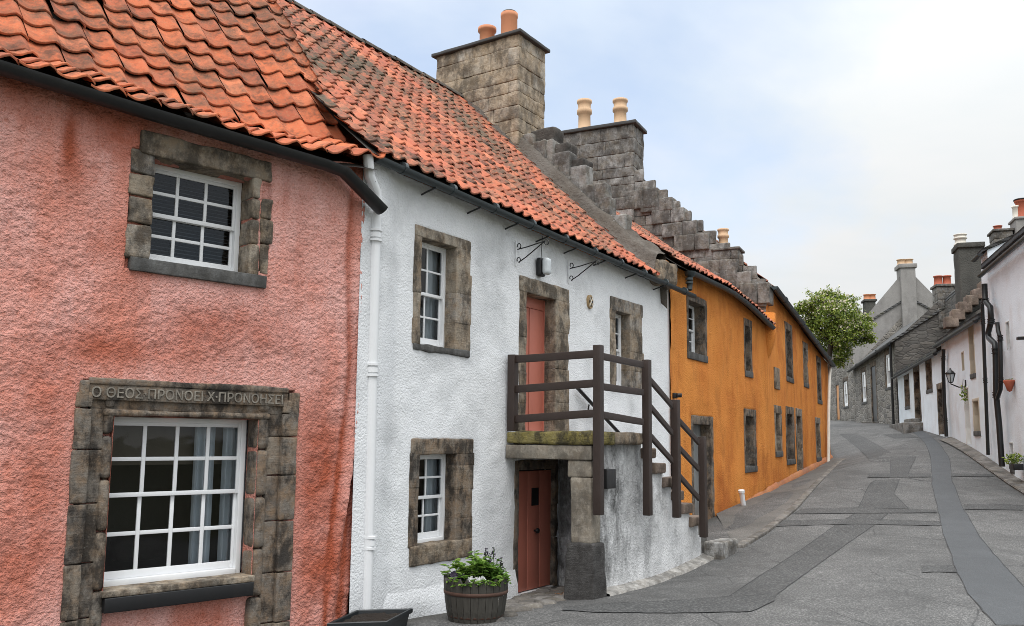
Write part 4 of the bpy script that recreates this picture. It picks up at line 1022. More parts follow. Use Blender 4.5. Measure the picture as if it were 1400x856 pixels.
# gable masonry showing between skew and steps
mb = MB()
hL, zL = G2.pix(800, 270)
def slope_z(h): return zO2 + (zA-zO2)*h/hA
g_ = np.random.default_rng(5)
z = zO2-.6
while z < zA-.2:
    hgt = g_.uniform(.26, .38); h = max(0, (z+hgt*.5-zO2)/(zA-zO2)*hA-.1) if z > zO2 else .0
    hmax = h+3.4; x = h
    while x < hmax:
        l = g_.uniform(.35, .8); rblock(mb, FO2, -.06+g_.uniform(-.015, .015), .06, -(x+l)+.008, -x, z+.003, z+hgt-.003, .02, .10, .014, None, 4., seed=int(x*10)); x += l
    z += hgt
mb.build('gable_masonry', M['greystone'], orange2)
for i, o in enumerate(ops2):
    if i == 5: opening_simple(orange2, FO2, o, 'door', 'door', depth=.18, stone='stone', wl=.14, wr=.25, ht=.22, seed=i, seg=.15)
    else: opening_simple(orange2, FO2, o, depth=.18, cols=2, rows=(2, 2), stone='darkstone' if i in (0, 2, 4) else 'stone', wl=.14, wr=.26, ht=.2, seed=i, seg=.15)
mb = MB(); a, b, e0, e1 = PANEL
rblock(mb, FO2, a-.1, b+.1, -.02, .03, e0-.1, e1+.1, .02, .1, .006, .6); bx(mb, FO2, a, b, .0, .036, e0, e1, .2); mb.build('carved_panel', M['stone'], orange2)
cs, czz = FO2.pix(1053, 470); 
mb = MB(); lathe(mb, FO2.pt(.12, -.05, 0), [(.0, FO1.pix(1052, 495)[1]), (.10, FO1.pix(1052, 487)[1]), (.20, FO1.pix(1052, 472)[1]), (.25, FO1.pix(1052, 462)[1]), (.25, FO1.pix(1052, 430)[1]), (0, FO1.pix(1052, 428)[1])], 20); mb.build('corbel', M['orange'], orange2)
plinth(orange2, FO2, 0, FO2.L, FO1.pix(1050, 665)[1]+.02, FO2.pix(1134, 618)[1]-.1, 'orange_base', .06)
downpipe(orange2, [FO2.pt(FO2.pix(x, y, .12)[0], .12, FO2.pix(x, y, .12)[1]) for x, y in ((1136, 500), (1134, 515), (1133, 560), (1132.5, 632))], .055, 'potwhite')
a = FO1.pix(1011, 670, .12); b = FO1.pix(1015, 709, .12)
tmp = MB(); tube(tmp, [FO1.pt(a[0], .16, a[1]), FO1.pt(b[0], .18, b[1])], .055, 12); tube(tmp, [FO1.pt(a[0], .16, a[1]+.0), FO1.pt(a[0]+.01, .16, a[1]-.05)], .07, 12)
tag(tmp.build('pipe_stub', M['pipe']), 'short white pipe stub leaning on the foot of the orange wall', 'pipe')

# ------------------------------------------------------------------ stair, landing and railing in front of the white cottage
sL = FW.pix(691, 600)[0]; GL = gable_frame(FW, sL); dC = -GL.pix(811, 600)[0]
FS = FW.shifted(0, dC)
zt = FS.pix(815, 590)[1]; sS = FS.pix(886, 600)[0]; sX = FS.pix(966, 720)[0]
stair = thing('forestair', 'stone outside stair with mossy landing slab carried on a tar based pillar', 'stair', (*FW.pt(sL+.1, dC-.1, 0)[:2], -1.86))
mb = MB(); rblock(mb, FW, sL-.05, sL+.55, -.0+.03, dC+.03, zt-.165, zt, .035, .05, .016, .5, 4); mb.build('slab', M['moss'], stair)
mb = MB(); rblock(mb, FW, sL+.555, sS+.02, .03, dC+.02, zt-.15, zt-.004, .03, .06, .014, .5, 4); sl = mb.build('slab', M['stone'], stair); sl['label'] = 'grey brown landing slab beside the mossy one'
mb = MB(); rblock(mb, FW, sL-.03, sL+.24, .02, dC-.01, zt-.345, zt-.170, .016, .08, .005, .5, 4); mb.build('lintel', M['ashlar'], stair)
dp0 = -GL.pix(780, 700)[0]; zpb = FS.pix(812, 743)[1]; zg = -1.95
mb = MB()
rblock(mb, FW, sL-.01, sL+.24, dp0+.0, dC-.02, zpb-.02, zt-.55, .03, .06, .006, .4, 4); rblock(mb, FW, sL-.012, sL+.242, dp0-.035, dC-.018, zt-.55, zt-.347, .02, .06, .006, .5, 4); mb.build('pillar', M['ashlar'], stair)
mb = MB()
def wp(w):
    k = np.clip((zpb-w[..., 2])/(zpb-zg), 0, 1); w = w.copy(); w[..., 0] += (w[..., 0]-(sL+.12))*.16*k; w[..., 1] += (w[..., 1]-(dp0+dC)/2)*.14*k; return w
rblock(mb, FW, sL-.04, sL+.27, dp0-.04, dC+.02, zg-.2, zpb, .03, .05, .016, .5, 4, warp=wp); mb.build('pillar_base', M['tar'], stair)
mb = MB(); rblock(mb, FW, D2[1]+.07, D2[1]+.27, .03, dC-.10, -2.4, zt-.155, .02, .1, .012, .5); mb.build('inner_wall', M['dirty_white'], stair)
nS = 6; rise = (zt-FS.pix(958, 706)[1])/nS; going = (sX-.12-sS)/nS
def top(s):
    if s < sS: return zt-.150
    return zt - rise*(1+math.floor((s-sS)/going)) - .10
dW = dC-.09
mb = MB(); S = breaks(sL+.25, sX, [sS+going*i+e for i in range(nS+1) for e in (-.004, .004)], .06); Zn = np.linspace(0, 1, 40)
A, B = np.meshgrid(S, Zn, indexing='ij'); tz = np.array([top(s) for s in S])[:, None]; Zz = -2.3+(tz+2.3)*B
pz = np.stack([A, A*0, Zz], -1); dd = dW + .03*fbm(pz*1.6, 4, 71)+.008*fbm(pz*8, 2, 72)
mb.grid(FW.pt(A, dd, Zz)); mb.grid(FW.pt(np.stack([A[:, -1], A[:, -1]], 1), np.stack([dd[:, -1], dd[:, -1]*0+.05], 1), np.stack([Zz[:, -1]]*2, 1)))
poly(mb, [FW.pt(sX, dW, -2.3), FW.pt(sX, .0, -2.3), FW.pt(sX, .0, top(sX-.01)), FW.pt(sX, dW, top(sX-.01))])
mb.build('side_wall', M['dirty_white'], stair)
for i in range(nS):
    mb = MB(); rblock(mb, FW, sS+going*i-.03, sS+going*(i+1)+.01, .03, dC-.03, zt-rise*(i+1)-.14, zt-rise*(i+1), .025, .06, .012, None, 5, seed=i); mb.build('step', M['steps'], stair)
mb = MB(); S = np.linspace(sL+.3, sX+.25, 40); gzz = np.array([gh(*FW.pt(s, dC, 0)[:2]) for s in S]); rows = []
for d_, z_ in ((-.06, .075), (.03, .055), (.13, .03), (.16, -.1)):
    rows.append(FW.pt(S, dC+d_-.06+.02*fbm(np.stack([S*3, S*0+d_, S*0], -1), 2, 5), gzz+z_))
mb.grid(np.array(rows)); mb.build('wall_foot', M['footing'], stair)

def beam(mb, A, B, w, h, tint=.5):
    A, B = np.asarray(A), np.asarray(B); f = Fr(A[:2], B[:2]); L = f.L; za, zb = A[2], B[2]
    rblock(mb, f, 0, L, -w/2, w/2, -h/2, h/2, .006, .3, .0015, tint, 8, warp=lambda q: np.stack([q[..., 0], q[..., 1], q[..., 2]+za+(zb-za)*q[..., 0]/L], -1))
rail = thing('railing', 'dark brown timber railing round the stair landing and down the steps', 'railing', FS.pt(FS.pix(818, 590)[0], .06, zt))
dR = .065
def pp(x, y, d=dR): s, z = FS.pix(x, y, d); return FS.pt(s, d, z)
posts = [(817.5, 472, 704), (883.5, 492, 705), (923, 546.5, 708), (959.5, 597, 735)]
for x, y0, y1 in posts:
    s, z1 = FS.pix(x, y0, dR); _, z0 = FS.pix(x, y1, dR)
    mb = MB(); rblock(mb, FS, s-.052, s+.052, dR-.045, dR+.055, z0, z1, .008, .3, .002, None, 5); mb.build('post', M['brown'], rail)
dl = -GL.pix(700, 540)[0]; zl1 = GL.pix(700, 485)[1]
mb = MB(); rblock(mb, FW, sL-.04, sL+.065, dl-.05, dl+.055, zt-.0, zl1, .008, .3, .002, .5); mb.build('post', M['brown'], rail)
for ya, yb in ((491, 483), (532, 523.5), (573, 565)):
    za = GL.pix(707, ya)[1]; zb = FS.pix(812, yb, dR)[1]
    mb = MB(); beam(mb, FW.pt(sL+.01, dl+.05, za), FW.pt(FS.pix(817.5, 500, dR)[0]-.02, dC+dR-.04, zb), .045, .095); mb.build('rail', M['brown'], rail)
for (xa, xb), rows in (((822, 879), ((487, 499), (528.5, 536.5), (567, 577))), ((888, 919), ((519, 555), (555, 592), (595, 630))), ((928, 955), ((575, 605), (612, 641), (650, 681)))):
    for ya, yb in rows:
        mb = MB(); beam(mb, pp(xa, ya), pp(xb, yb), .04, .085); mb.build('rail', M['brown'], rail)
mb = MB(); a = FW.pix(790, 531, .08); b = FW.pix(850, 596, .08)
tube(mb, [FW.pt(a[0], .08, a[1]), FW.pt(b[0], .08, b[1])], .028, 10)
m_ = FW.pix(803, 553, .05); tube(mb, [FW.pt(m_[0], -.01, m_[1]-.1), FW.pt(m_[0], .06, m_[1]-.1), FW.pt(m_[0], .08, m_[1])], .012, 6)
tag(mb.build('handrail', M['black']), 'black iron handrail slanting down the white wall behind the landing', 'handrail')
a, b, e0, e1 = FS.op(826, 838.5, 641, 668, -.0)
mb = MB(); rblock(mb, FS, a, b, -.10, .04, e0, e1, .012, .1, .002, .5); tag(mb.build('wall_box', M['black']), 'small black box fixed on the stained stair wall under the landing', 'box')
# blocks at the foot of the steps
for k, (x0, x1, yt_, yb_, dd0, lab) in enumerate(((968, 983, 709, 741, -.5, 'taller worn stone block against the orange wall at the stair foot'), (970, 991, 738, 753, -.1, 'low flat stone block at the kerb end by the stair foot'))):
    a, b, e0, e1 = FS.op(x0, x1, yt_, yb_, dd0*0)
    mb = MB(); rblock(mb, FS, a+.0, b+.04, dd0, dd0+.30, e0-.3, e1, .03, .06, .014, None, 4); tag(mb.build('stone_block', M['greystone']), lab, 'stone block')
# wall lamp, brackets, plaque, light
s, z = FW.pix(736, 366, .0); tmp = thing('wall_lamp', 'black bulkhead lamp with clear lens above the upper door', 'lamp', FW.pt(s, 0, z-.13))
mb = MB(); rblock(mb, FW, s-.075, s+.075, .0, .085, z-.13, z+.13, .03, .03, 0, .5); mb.build('housing', M['black'], tmp)
mb = MB(); rblock(mb, FW, s-.068, s+.068, .088, .19, z-.115, z+.125, .045, .02, 0, .5); mb.build('lens', M['lampglass'], tmp)
mb = MB(); tube(mb, [FW.pt(s+.01, .05, z+.13), FW.pt(s+.02, .04, z+.25), FW.pt(s+.05, .03, z+.45)], .006, 6); mb.build('cable', M['black'], tmp)
def bracket(x, yts, lab, tipd=.46):
    s, zt_ = FW.pix(x, yts[0]); zb_ = FW.pix(x, yts[1])[1]; H = zt_-zb_
    b = thing('hanging_basket_bracket', lab, 'bracket', FW.pt(s, 0, zb_), 'scrolled iron brackets over the doorway')
    m = MB(); rblock(m, FW, s-.012, s+.012, .002, .014, zb_, zt_, .003, .3, 0, .5); m.build('back_plate', M['sash'], b)
    m = MB(); q = lambda d, z: FW.pt(s, d, zb_+z*H)
    tube(m, [q(.03, .66), q(.2, .72), q(tipd, .86)], .008, 6); tube(m, [q(.05, .14), q(.16, .3), q(.3, .56), q(tipd, .86)], .008, 6)
    for cd, cz, r0, st in ((.05, .80, .042, -1.4), (.045, .24, .042, -1.4), (tipd+.03, .80, .045, 2.2)):
        c = [q(cd + (r0*(1-.1*i/3))*math.cos(st+i*.6)*(1-i*.05), cz + r0/H*math.sin(st+i*.6)*(1-i*.05)) for i in range(10)]; tube(m, c, .007, 6)
    m.build('scroll_arm', M['black'], b)
bracket(705, (330, 364), 'scrolled black iron bracket beside the bulkhead lamp'); bracket(777, (357, 388), 'scrolled black iron bracket between the lamp and the oval plaque')
s, z = FW.pix(804.5, 413); pl = thing('plaque', 'small oval crest plaque on the white wall right of the upper door', 'plaque', FW.pt(s, 0, z-.1))
m = MB(); th = np.linspace(0, 2*math.pi, 25)
for r_, d_ in ((1, .03),):
    ring = FW.pt(s+.075*np.cos(th), np.full(25, .045), z+.105*np.sin(th)); ring0 = FW.pt(s+.08*np.cos(th), np.full(25, -.02), z+.11*np.sin(th))
    m.grid(np.stack([ring0, ring], 1)); m.add(ring[:-1], [list(range(24))], .5, 0, False)
m.build('disc', M['brass'], pl)
m = MB()
for sg in (1, -1): beam(m, FW.pt(s-.05, .048, z-.07*sg), FW.pt(s+.05, .048, z+.07*sg), .012, .022)
m.build('saltire', M['potwhite'], pl)
m = MB()
for dx, dzz in ((0, .06), (0, -.06), (-.042, 0), (.042, 0)): rblock(m, FW, s+dx-.014, s+dx+.014, .044, .05, z+dzz-.018, z+dzz+.018, .004, .1, 0, .5)
m.build('charge', M['black'], pl)
s, z = FO1.pix(918, 541); m = MB(); rblock(m, FO1, s-.02, s+.10, -.03, .09, z-.05, z+.05, .02, .05, 0, .5); lathe(m, FO1.pt(s+.04, .12, z-.06), [(.0, .10), (.06, .10), (.06, .03), (.0, .03)], 12)
tag(m.build('security_light', M['black']), 'small dark security light where white and orange walls meet', 'lamp')
# ------------------------------------------------------------------ white row across the street
def sr(px, py=560): return FR.pix(px, py)[0]
def linf(F, pts, d=.1):
    q_ = [F.pix(x, y, d) for x, y in pts]; return lambda s: float(np.interp(s, [a for a, b in q_], [b for a, b in q_]))
def disp_r(s, z):
    p = np.stack([s, s*0, z], -1); return .03*fbm(p*.8, 3, 81)+.012*fbm(p*3, 2, 83)
def row_house(name, label, s0, s1, ev, ops, zb, depth=6.0, rise=3.0, mat='bounce_offset_white', roofmat='slate_dark', step=.12, over=.16, thick=.14, ends=(1, 1), endmat=None):
    h = thing(name, label, 'house', (*FR.pt((s0+s1)/2, -.5, 0)[:2], gh(*FR.pt((s0+s1)/2, .1, 0)[:2])))
    mb = MB(); wall_sheet(mb, FR, s0, s1, zb, ev, [o+(.16,) for o in ops], step, disp_r)
    e0, e1 = ev(s0), ev(s1); rise = min(rise, .93*edge_rise(FR, s0, s1, ev, depth/2)); shell(mb, FR, s0, s1, zb, e0, e1, depth, (e0+e1)/2+rise, 0, ends)
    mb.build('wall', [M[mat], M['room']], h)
    mb = MB(); k = depth/2; rise = min(rise, .93*edge_rise(FR, s0, s1, ev, k)); zr_ = (e0+e1)/2+rise; print(name, 'rise', rise)
    for a, b in ((0, thick),):
        S = np.linspace(s0-.05, s1+.05, 12); E_ = np.array([ev(min(max(s, s0), s1)) for s in S])
        sl = (zr_-E_)/k
        top_ = [FR.pt(S, np.full(12, over), E_-over*sl+thick), FR.pt(S, np.full(12, -k), np.full(12, zr_+thick)), FR.pt(S, np.full(12, -depth-over), E_+thick*.5)]
        bot = [FR.pt(S, np.full(12, over), E_-over*sl+.01), FR.pt(S, np.full(12, -k), np.full(12, zr_+.01))]
        mb.grid(np.array(top_), .5, 0, False); mb.grid(np.array(bot), .5, 0, False); mb.grid(np.array([bot[0], top_[0]]), .5, 0, False)
        for i in (0, -1): poly(mb, [bot[0][i], bot[1][i], top_[1][i], top_[0][i]])
    r_ = mb.build('roof', M[roofmat], h)
    gutter(h, [FR.pt(s, over+.05, ev(s)-over*.9+.02) for s in np.linspace(s0, s1, 6)], .075, 'iron', joints=3)
    return h, r_
sA, sB, sC, sD = sr(1229), sr(1291), sr(1352), sr(1362)
ev3 = linf(FR, ((1224, 519), (1290, 474))); ev2 = linf(FR, ((1290, 486), (1342, 430))); ev1 = linf(FR, ((1362, 440), (1391, 384), (1400, 362), (1440, 290)))
ev2 = (lambda f: (lambda s: f(s)))(ev2)
O = lambda *a: FR.op(*a)
low, _r3 = row_house('white_low_cottage', 'low whitewashed cottage with dark slate roof below the stone gable', sB+.01, sA, ev3, [O(1237.5, 1243, 518, 556), O(1251, 1258, 506, 577), O(1267, 1273.5, 495, 533), O(1283.5, 1289.5, 531, 594)], -.6, 5.5, 2.6)
R3w = [O(1237.5, 1243, 518, 556), O(1251, 1258, 506, 577), O(1267, 1273.5, 495, 533), O(1283.5, 1289.5, 531, 594)]
for i, (o, k) in enumerate(zip(R3w, ('win', 'door', 'win', 'door'))): opening_simple(low, FR, o, 'window' if k == 'win' else 'door', k, stone='darkstone', depth=.22, seed=i, seg=.2, wl=.14, wr=.16, ht=.2, doormat='black')
s_, z_ = FR.pix(1250, 582, .3)
mb = MB(); rblock(mb, FR, sr(1262, 580), sr(1239, 580), 0, .7, gh(*FR.pt(s_, .6, 0)[:2])-.2, z_+.12, .03, .15, .015, .3); rblock(mb, FR, sr(1259, 580), sr(1248, 580), 0, .35, z_, z_+.3, .03, .15, .015, .3); mb.build('door_step', M['greystone'], low)
R2w = [O(1326, 1332, 443, 512), O(1315.5, 1318, 482, 507), O(1320, 1326, 531, 607), O(1331.5, 1339, 548, 590)]
mid, r2 = row_house('white_harled_cottage', 'whitewashed cottage with cream door and coach lantern on its front', sC, sB, ev2, R2w, -1.6, 6.0, 3.2)
opening_simple(mid, FR, R2w[0], cols=1, stone='creamdoor', seg=.3, depth=.18, wl=.05, wr=.07, ht=.08, seed=1); opening_simple(mid, FR, R2w[1], cols=1, stone='creamdoor', seg=.3, depth=.18, wl=.03, wr=.03, ht=.04, sill=False)
opening_simple(mid, FR, R2w[2], 'door', 'door', stone='cream', doormat='creamdoor', seg=.3, depth=.18, wl=.04, wr=.04, ht=.06); opening_simple(mid, FR, R2w[3], cols=2, stone='creamdoor', seg=.3, depth=.18, wl=.05, wr=.07, ht=.08)
# crow steps on the gable between the two, and the dark roughcast chimney
GR = gable_frame(FR, sB); GR.n = -GR.n
mb = MB()
for i, (xl, xr, yt_, yb_) in enumerate(((1291, 1310, 434, 444), (1300, 1319, 424, 434), (1309, 1328, 414, 424), (1319, 1336, 405, 414), (1329, 1345, 396, 405), (1338, 1354, 386, 396))):
    a, z1 = GR.pix(xl, yt_); b, z0 = GR.pix(xr, yb_); rblock(mb, FR, sB-.2, sB+.35, -b, -a, z0-.1, z1, .03, .15, .015, None, 3)
mb.build('crow_steps', M['steps'], mid)
mb = MB(); a, z1 = GR.pix(1294, 440); b, _ = GR.pix(1345, 396); poly(mb, [FR.pt(sB+.02, -.01, -.5), FR.pt(sB+.02, -b-.5, -.5), FR.pt(sB+.02, -b-.5, GR.pix(1345, 396)[1]-.2), FR.pt(sB+.02, -a, z1-.35), FR.pt(sB+.02, -.01, z1-.6)]); mb.build('gable', M['rubble_dark'], mid)
GQ = gable_frame(FR, sB+1.6)
a, z1 = GQ.pix(1303, 342); b, _ = GQ.pix(1336, 342); zb = GQ.pix(1305, 470)[1]
mb = MB(); rblock(mb, FR, sB+.6, sB+1.6, -b, -a, zb-1.5, z1, .03, .12, .012, .5, 3); rblock(mb, FR, sB+.52, sB+1.68, -b-.06, -a+.06, z1-.14, z1+.05, .03, .12, .01, .5, 3)
c_ = mb.build('chimney', M['darkrender'], low); c_['label'] = 'tall dark roughcast chimney with a single white pot'
hq, _ = GQ.pix(1309.5, 335); zt_ = GQ.pix(1309.5, 325)[1]; pot(c_, FR.pt(sB+1.1, -hq, z1+.05), 'potwhite', POT_RING, 1.5, (zt_-z1-.05)/.54/1.5)
R1w = [O(1376.5, 1380.5, 440, 477), O(1381.5, 1386, 606, 640)]
near, r1 = row_house('white_tall_house', 'tall whitewashed house at the picture edge with black guttering', sr(1400)-5.5, sD, ev1, R1w, -3.0, 6.5, 3.4, step=.15)
opening_simple(near, FR, R1w[0], cols=1, stone='cream', seg=.3, depth=.18, wl=.03, wr=.03, ht=.03, sill=False); opening_simple(near, FR, R1w[1], cols=1, stone='cream', seg=.3, depth=.18, wl=.03, wr=.03, ht=.03)
# narrow set-back bay between the two with a slated lid
evb = linf(FR, ((1352, 416), (1364, 392)))
bay, rb_ = row_house('white_bay', 'narrow whitewashed bay squeezed between two houses, behind black soil pipes', sD+.01, sC-.01, lambda s: ev1(sD)+.55, [], -2.5, 4.5, 1.0, step=.2, over=.12, thick=.10)
# pipes
def rp(*pts, d=.14): return [FR.pt(FR.pix(x, y, d)[0], d, FR.pix(x, y, d)[1]) for x, y in pts]
downpipe(low, rp((1290, 478), (1289.5, 500), (1291, 550), (1294, 597)),   .06, 'iron', collars=rp((1289.5, 490), (1292.5, 575)))
p_ = rp((1343, 412), (1344, 440), (1347, 520), (1351, 622)); downpipe(mid, p_, .045, 'iron', collars=[p_[1], p_[2]])
p_ = rp((1346, 388), (1347, 412), (1354, 420), (1355, 440), (1351, 455), (1352, 462), (1360, 470), (1361, 480), (1362, 540), (1366, 580), (1370, 638), d=.2); downpipe(bay, p_, .07, 'iron', collars=[p_[1], p_[3], p_[7], p_[8]])
p_ = rp((1363.5, 441), (1364.5, 452), (1367.5, 462), (1368.5, 520), (1368, 532), (1363.5, 545), d=.22); downpipe(near, p_, .05, 'iron', collars=[p_[2], p_[3]])
# lantern, basket, pots
s, z = FR.pix(1321, 524); lt_ = thing('wall_lantern', 'black coach lantern on a bracket over the cream door', 'lamp', FR.pt(s, 0, z))
mb = MB(); tube(mb, [FR.pt(s, 0, z-.1), FR.pt(s, .2, z-.12), FR.pt(s, .42, z-.02), FR.pt(s, .42, z+.02)], .018, 8); tube(mb, [FR.pt(s, .02, z-.2), FR.pt(s, .02, z+.1)], .02, 8); mb.build('arm', M['black'], lt_)
c = FR.pt(s, .42, z); mb = MB(); lathe(mb, c, [(.0, .0), (.06, .02), (.07, .04)], 6); lathe(mb, c, [(.15, .27), (.16, .30), (.10, .36), (.05, .40), (.02, .46), (0, .47)], 6)
for i in range(6): t = i*math.pi/3; tube(mb, [c+[.065*math.cos(t), .065*math.sin(t), .03], c+[.14*math.cos(t), .14*math.sin(t), .28]], .010, 5)
mb.build('frame', M['black'], lt_)
mb = MB(); lathe(mb, c, [(.06, .04), (.13, .27)], 6); mb.build('pane', M['lampglass'], lt_)
def leaves(mb, cen, rad, n, size, g, tint=(0, 1), shape='ball', flat=.6):
    for i in range(n):
        v = g.normal(size=3); v /= np.linalg.norm(v); p = np.asarray(cen)+np.asarray(rad)*v*g.uniform(.25, 1)**.6
        nrm = v*.6+g.normal(size=3)*.6+np.array([0, 0, .4]); nrm /= np.linalg.norm(nrm); t = np.cross(nrm, g.normal(size=3)); t /= np.linalg.norm(t); b = np.cross(nrm, t); L = size*g.uniform(.6, 1.3); W = L*flat*.5
        mb.add([p, p+t*L*.45+b*W+nrm*L*.06, p+t*L, p+t*L*.45-b*W+nrm*L*.06], [(0, 1, 2, 3)], g.uniform(*tint), 0, False)
g = np.random.default_rng(11)
s, z = FR.pix(1318, 540, .35); hb = thing('hanging_plant', 'trailing green plant hanging under the coach lantern', 'plant', FR.pt(s, .35, z))
mb = MB(); leaves(mb, FR.pt(s, .35, z), (.08, .08, .28), 90, .08, g); mb.build('foliage', M['leaf'], hb)
mb = MB(); tube(mb, [FR.pt(s, .4, z+.1), FR.pt(s, .35, z+.45)], .006, 5); mb.build('cord', M['black'], hb)
s, z = FR.pix(1380, 527, .1); wp_ = thing('wall_pot', 'terracotta half pot fixed to the white wall beside black pipes', 'flower pot', FR.pt(s, .1, z-.12))
mb = MB(); lathe(mb, FR.pt(s, .10, z), [(.0, -.16), (.05, -.13), (.10, .02), (.13, .10), (.12, .13), (.09, .12), (.07, .05)], 14); mb.build('bowl', M['potred'], wp_)
mb = MB(); leaves(mb, FR.pt(s, .10, z+.13), (.10, .08, .04), 26, .06, g, (.2, .8)); mb.build('foliage', M['leaf'], wp_)
s, z = FR.pix(1383, 634, .25); gp_ = thing('flower_trough', 'small planted window trough near the road on the right hand wall', 'planter', FR.pt(s, .25, z))
mb = MB(); rblock(mb, FR, s-.22, s+.22, .05, .26, z-.14, z+.0, .015, .2, 0, .5); mb.build('trough', M['black'], gp_)
mb = MB(); leaves(mb, FR.pt(s, .2, z+.10), (.24, .14, .14), 160, .08, g, (.0, .8)); mb.build('foliage', M['leaf'], gp_)
mb = MB(); leaves(mb, FR.pt(s, .24, z+.06), (.22, .14, .14), 22, .06, g); mb.build('blossom', M['petal'], gp_)
s, z = FR.pix(1398, 463, .1); m = MB(); rblock(m, FR, s-.1, s+.06, 0, .22, z-.03, z+.04, .02, .1, 0, .5); rblock(m, FR, s-.06, s+.02, .0, .04, z-.09, z+.1, .01, .1, 0, .5); tag(m.build('alarm_light', M['black']), 'tiny black lamp fixture high on the white wall at right edge', 'lamp')

# ------------------------------------------------------------------ stone houses at the top of the street
def ston(name, label, F, s0, s1, ze, ops, zb, depth, rise, wallmat, roofmat, gab=None, thick=.12, eaves=None):
    ev = eaves or (lambda s: ze)
    h = thing(name, label, 'house', (*F.pt((s0+s1)/2, -.5, 0)[:2], zb+.4))
    mb = MB(); wall_sheet(mb, F, s0, s1, zb, ev, [o+(.18,) for o in ops], .3, disp_r)
    zr_ = ev(s0)+rise; shell(mb, F, s0, s1, zb, ev(s0), ev(s1), depth, zr_, 0, (0, 1)); mb.build('wall', [M[wallmat], M['room']], h)
    mb = MB(); poly(mb, [F.pt(s0, -.004, zb), F.pt(s0, -depth, zb), F.pt(s0, -depth, ev(s0)), F.pt(s0, -depth/2, zr_), F.pt(s0, -.004, ev(s0))]); mb.build('gable', M[gab or wallmat], h)
    mb = MB(); k = depth/2; rise = min(rise, .93*edge_rise(F, s0, s1, ev, k)); sl = rise/k; zr_ = ev(s0)+rise; print(name, rise)
    for dd, e in ((.2, 1), ):
        A_ = [F.pt(s0-.08, .22, ev(s0)-.22*sl+thick), F.pt(s1, .22, ev(s1)-.22*sl+thick), F.pt(s1, -k, zr_+thick), F.pt(s0-.08, -k, zr_+thick), F.pt(s1, -depth, ev(s1)+thick), F.pt(s0-.08, -depth, ev(s0)+thick)]
        B_ = [p-np.array([0, 0, thick]) for p in A_]
        mb.add(A_+B_, [(0, 1, 2, 3), (3, 2, 4, 5), (6, 7, 8, 9), (9, 8, 10, 11), (0, 3, 9, 6), (3, 5, 11, 9), (0, 6, 7, 1), (1, 7, 8, 2), (2, 8, 10, 4)], .5, 0, False)
    r_ = mb.build('roof', M[roofmat], h); return h, r_
ze_d = FD.pix(1228, 463)[1]; ze_d2 = FD.pix(1169, 503)[1]; sM = FD.pix(1168, 540)[0]
GD = gable_frame(FD, 0); hAp, zAp = GD.pix(1306, 391)
DW = [FD.op(1178.5, 1184, 508, 550), FD.op(1192, 1198.5, 500, 580), FD.op(1211, 1217, 484, 530)]
dark, rd = ston('dark_stone_house', 'grey rubble stone house with long white framed windows at the bend', FD, 0, sM, ze_d, DW, -.2, 2*hAp, zAp-ze_d, 'rubble', 'slate', 'rubble_dark', eaves=lambda s: ze_d+(ze_d2-ze_d)*min(max(s/sM, 0), 1))
for i, o in enumerate(DW):
    opening_simple(dark, FD, o, 'door' if i == 1 else 'window', 'door' if i == 1 else 'win', stone='darkstone', depth=.03, fw=.16, seg=.3, wl=.2, wr=.2, ht=.25, doormat='black', cols=1, seed=i)
mb = MB(); rblock(mb, FD, FD.pix(1199, 580)[0]-.3, FD.pix(1191, 580)[0]+.3, 0, .8, .6, FD.pix(1195, 577)[1], .03, .3, .01, .3); mb.build('door_step', M['greystone'], dark)
a, z1 = GD.pix(1281, 392); b, _ = GD.pix(1304, 392)
mb = MB(); ashlar(mb, FD, -.05, .9, -b, -a, z1-2.0, z1, (.3, .4), (.4, .7), 3, .012, .02, .2); rblock(mb, FD, -.12, .97, -b-.07, -a+.07, z1, z1+.12, .02, .3, 0, .4); c_ = mb.build('chimney', M['greystone'], dark)
for x, pm in ((1286, 'potred'), (1298, 'potred')): pot(c_, FD.pt(.4, -GD.pix(x, 388)[0], z1+.12), pm, POT_PLAIN, 1.6, .62)
downpipe(dark, [FD.pt(.25, .15, ze_d-.1), FD.pt(.25, .15, .6)], .06, 'iron')
gutter(dark, [FD.pt(.0, .28, ze_d-.15), FD.pt(sM, .28, ze_d2-.15)], .09, 'iron', joints=4)
GE = gable_frame(FD, sM); hAe, zAe = GE.pix(1240, 366); ze_e = GE.pix(1168, 455)[1]
EW = [FD.op(1153.5, 1159, 521, 556), FD.op(1143.8, 1147.6, 526, 574)]
tall, rt = ston('tall_gabled_house', 'tall house with cement rendered gable and orange door behind the tree', FD, sM+.02, sM+16, ze_e, EW, .3, 2*hAe, zAe-ze_e, 'rubble', 'slate', 'render')
opening_simple(tall, FD, EW[0], cols=1, stone='darkstone', depth=.03, fw=.16, seg=.4, wl=.2, wr=.2, ht=.25)
opening_simple(tall, FD, EW[1], 'door', 'door', stone='greystone', doormat='orangedoor', depth=.03, seg=.4, wl=.2, wr=.2, ht=.25)
a, z1 = GE.pix(1229.5, 362); b, _ = GE.pix(1249.5, 362)
mb = MB(); rblock(mb, FD, sM-.28, sM+.8, -b, -a, z1-4.6, z1-.25, .02, .3, .008, .5); rblock(mb, FD, sM-.36, sM+.88, -b-.1, -a+.1, z1-.25, z1, .02, .3, .0, .5); c_ = mb.build('chimney', M['render'], tall)
for x in (1234.5, 1243.5): pot(c_, FD.pt(sM+.3, -GE.pix(x, 360)[0], z1), 'pot', POT_PLAIN, 2.2, .35)
GE2 = gable_frame(FD, sM+9.5); a, z1 = GE2.pix(1183, 412); b, _ = GE2.pix(1197, 412)
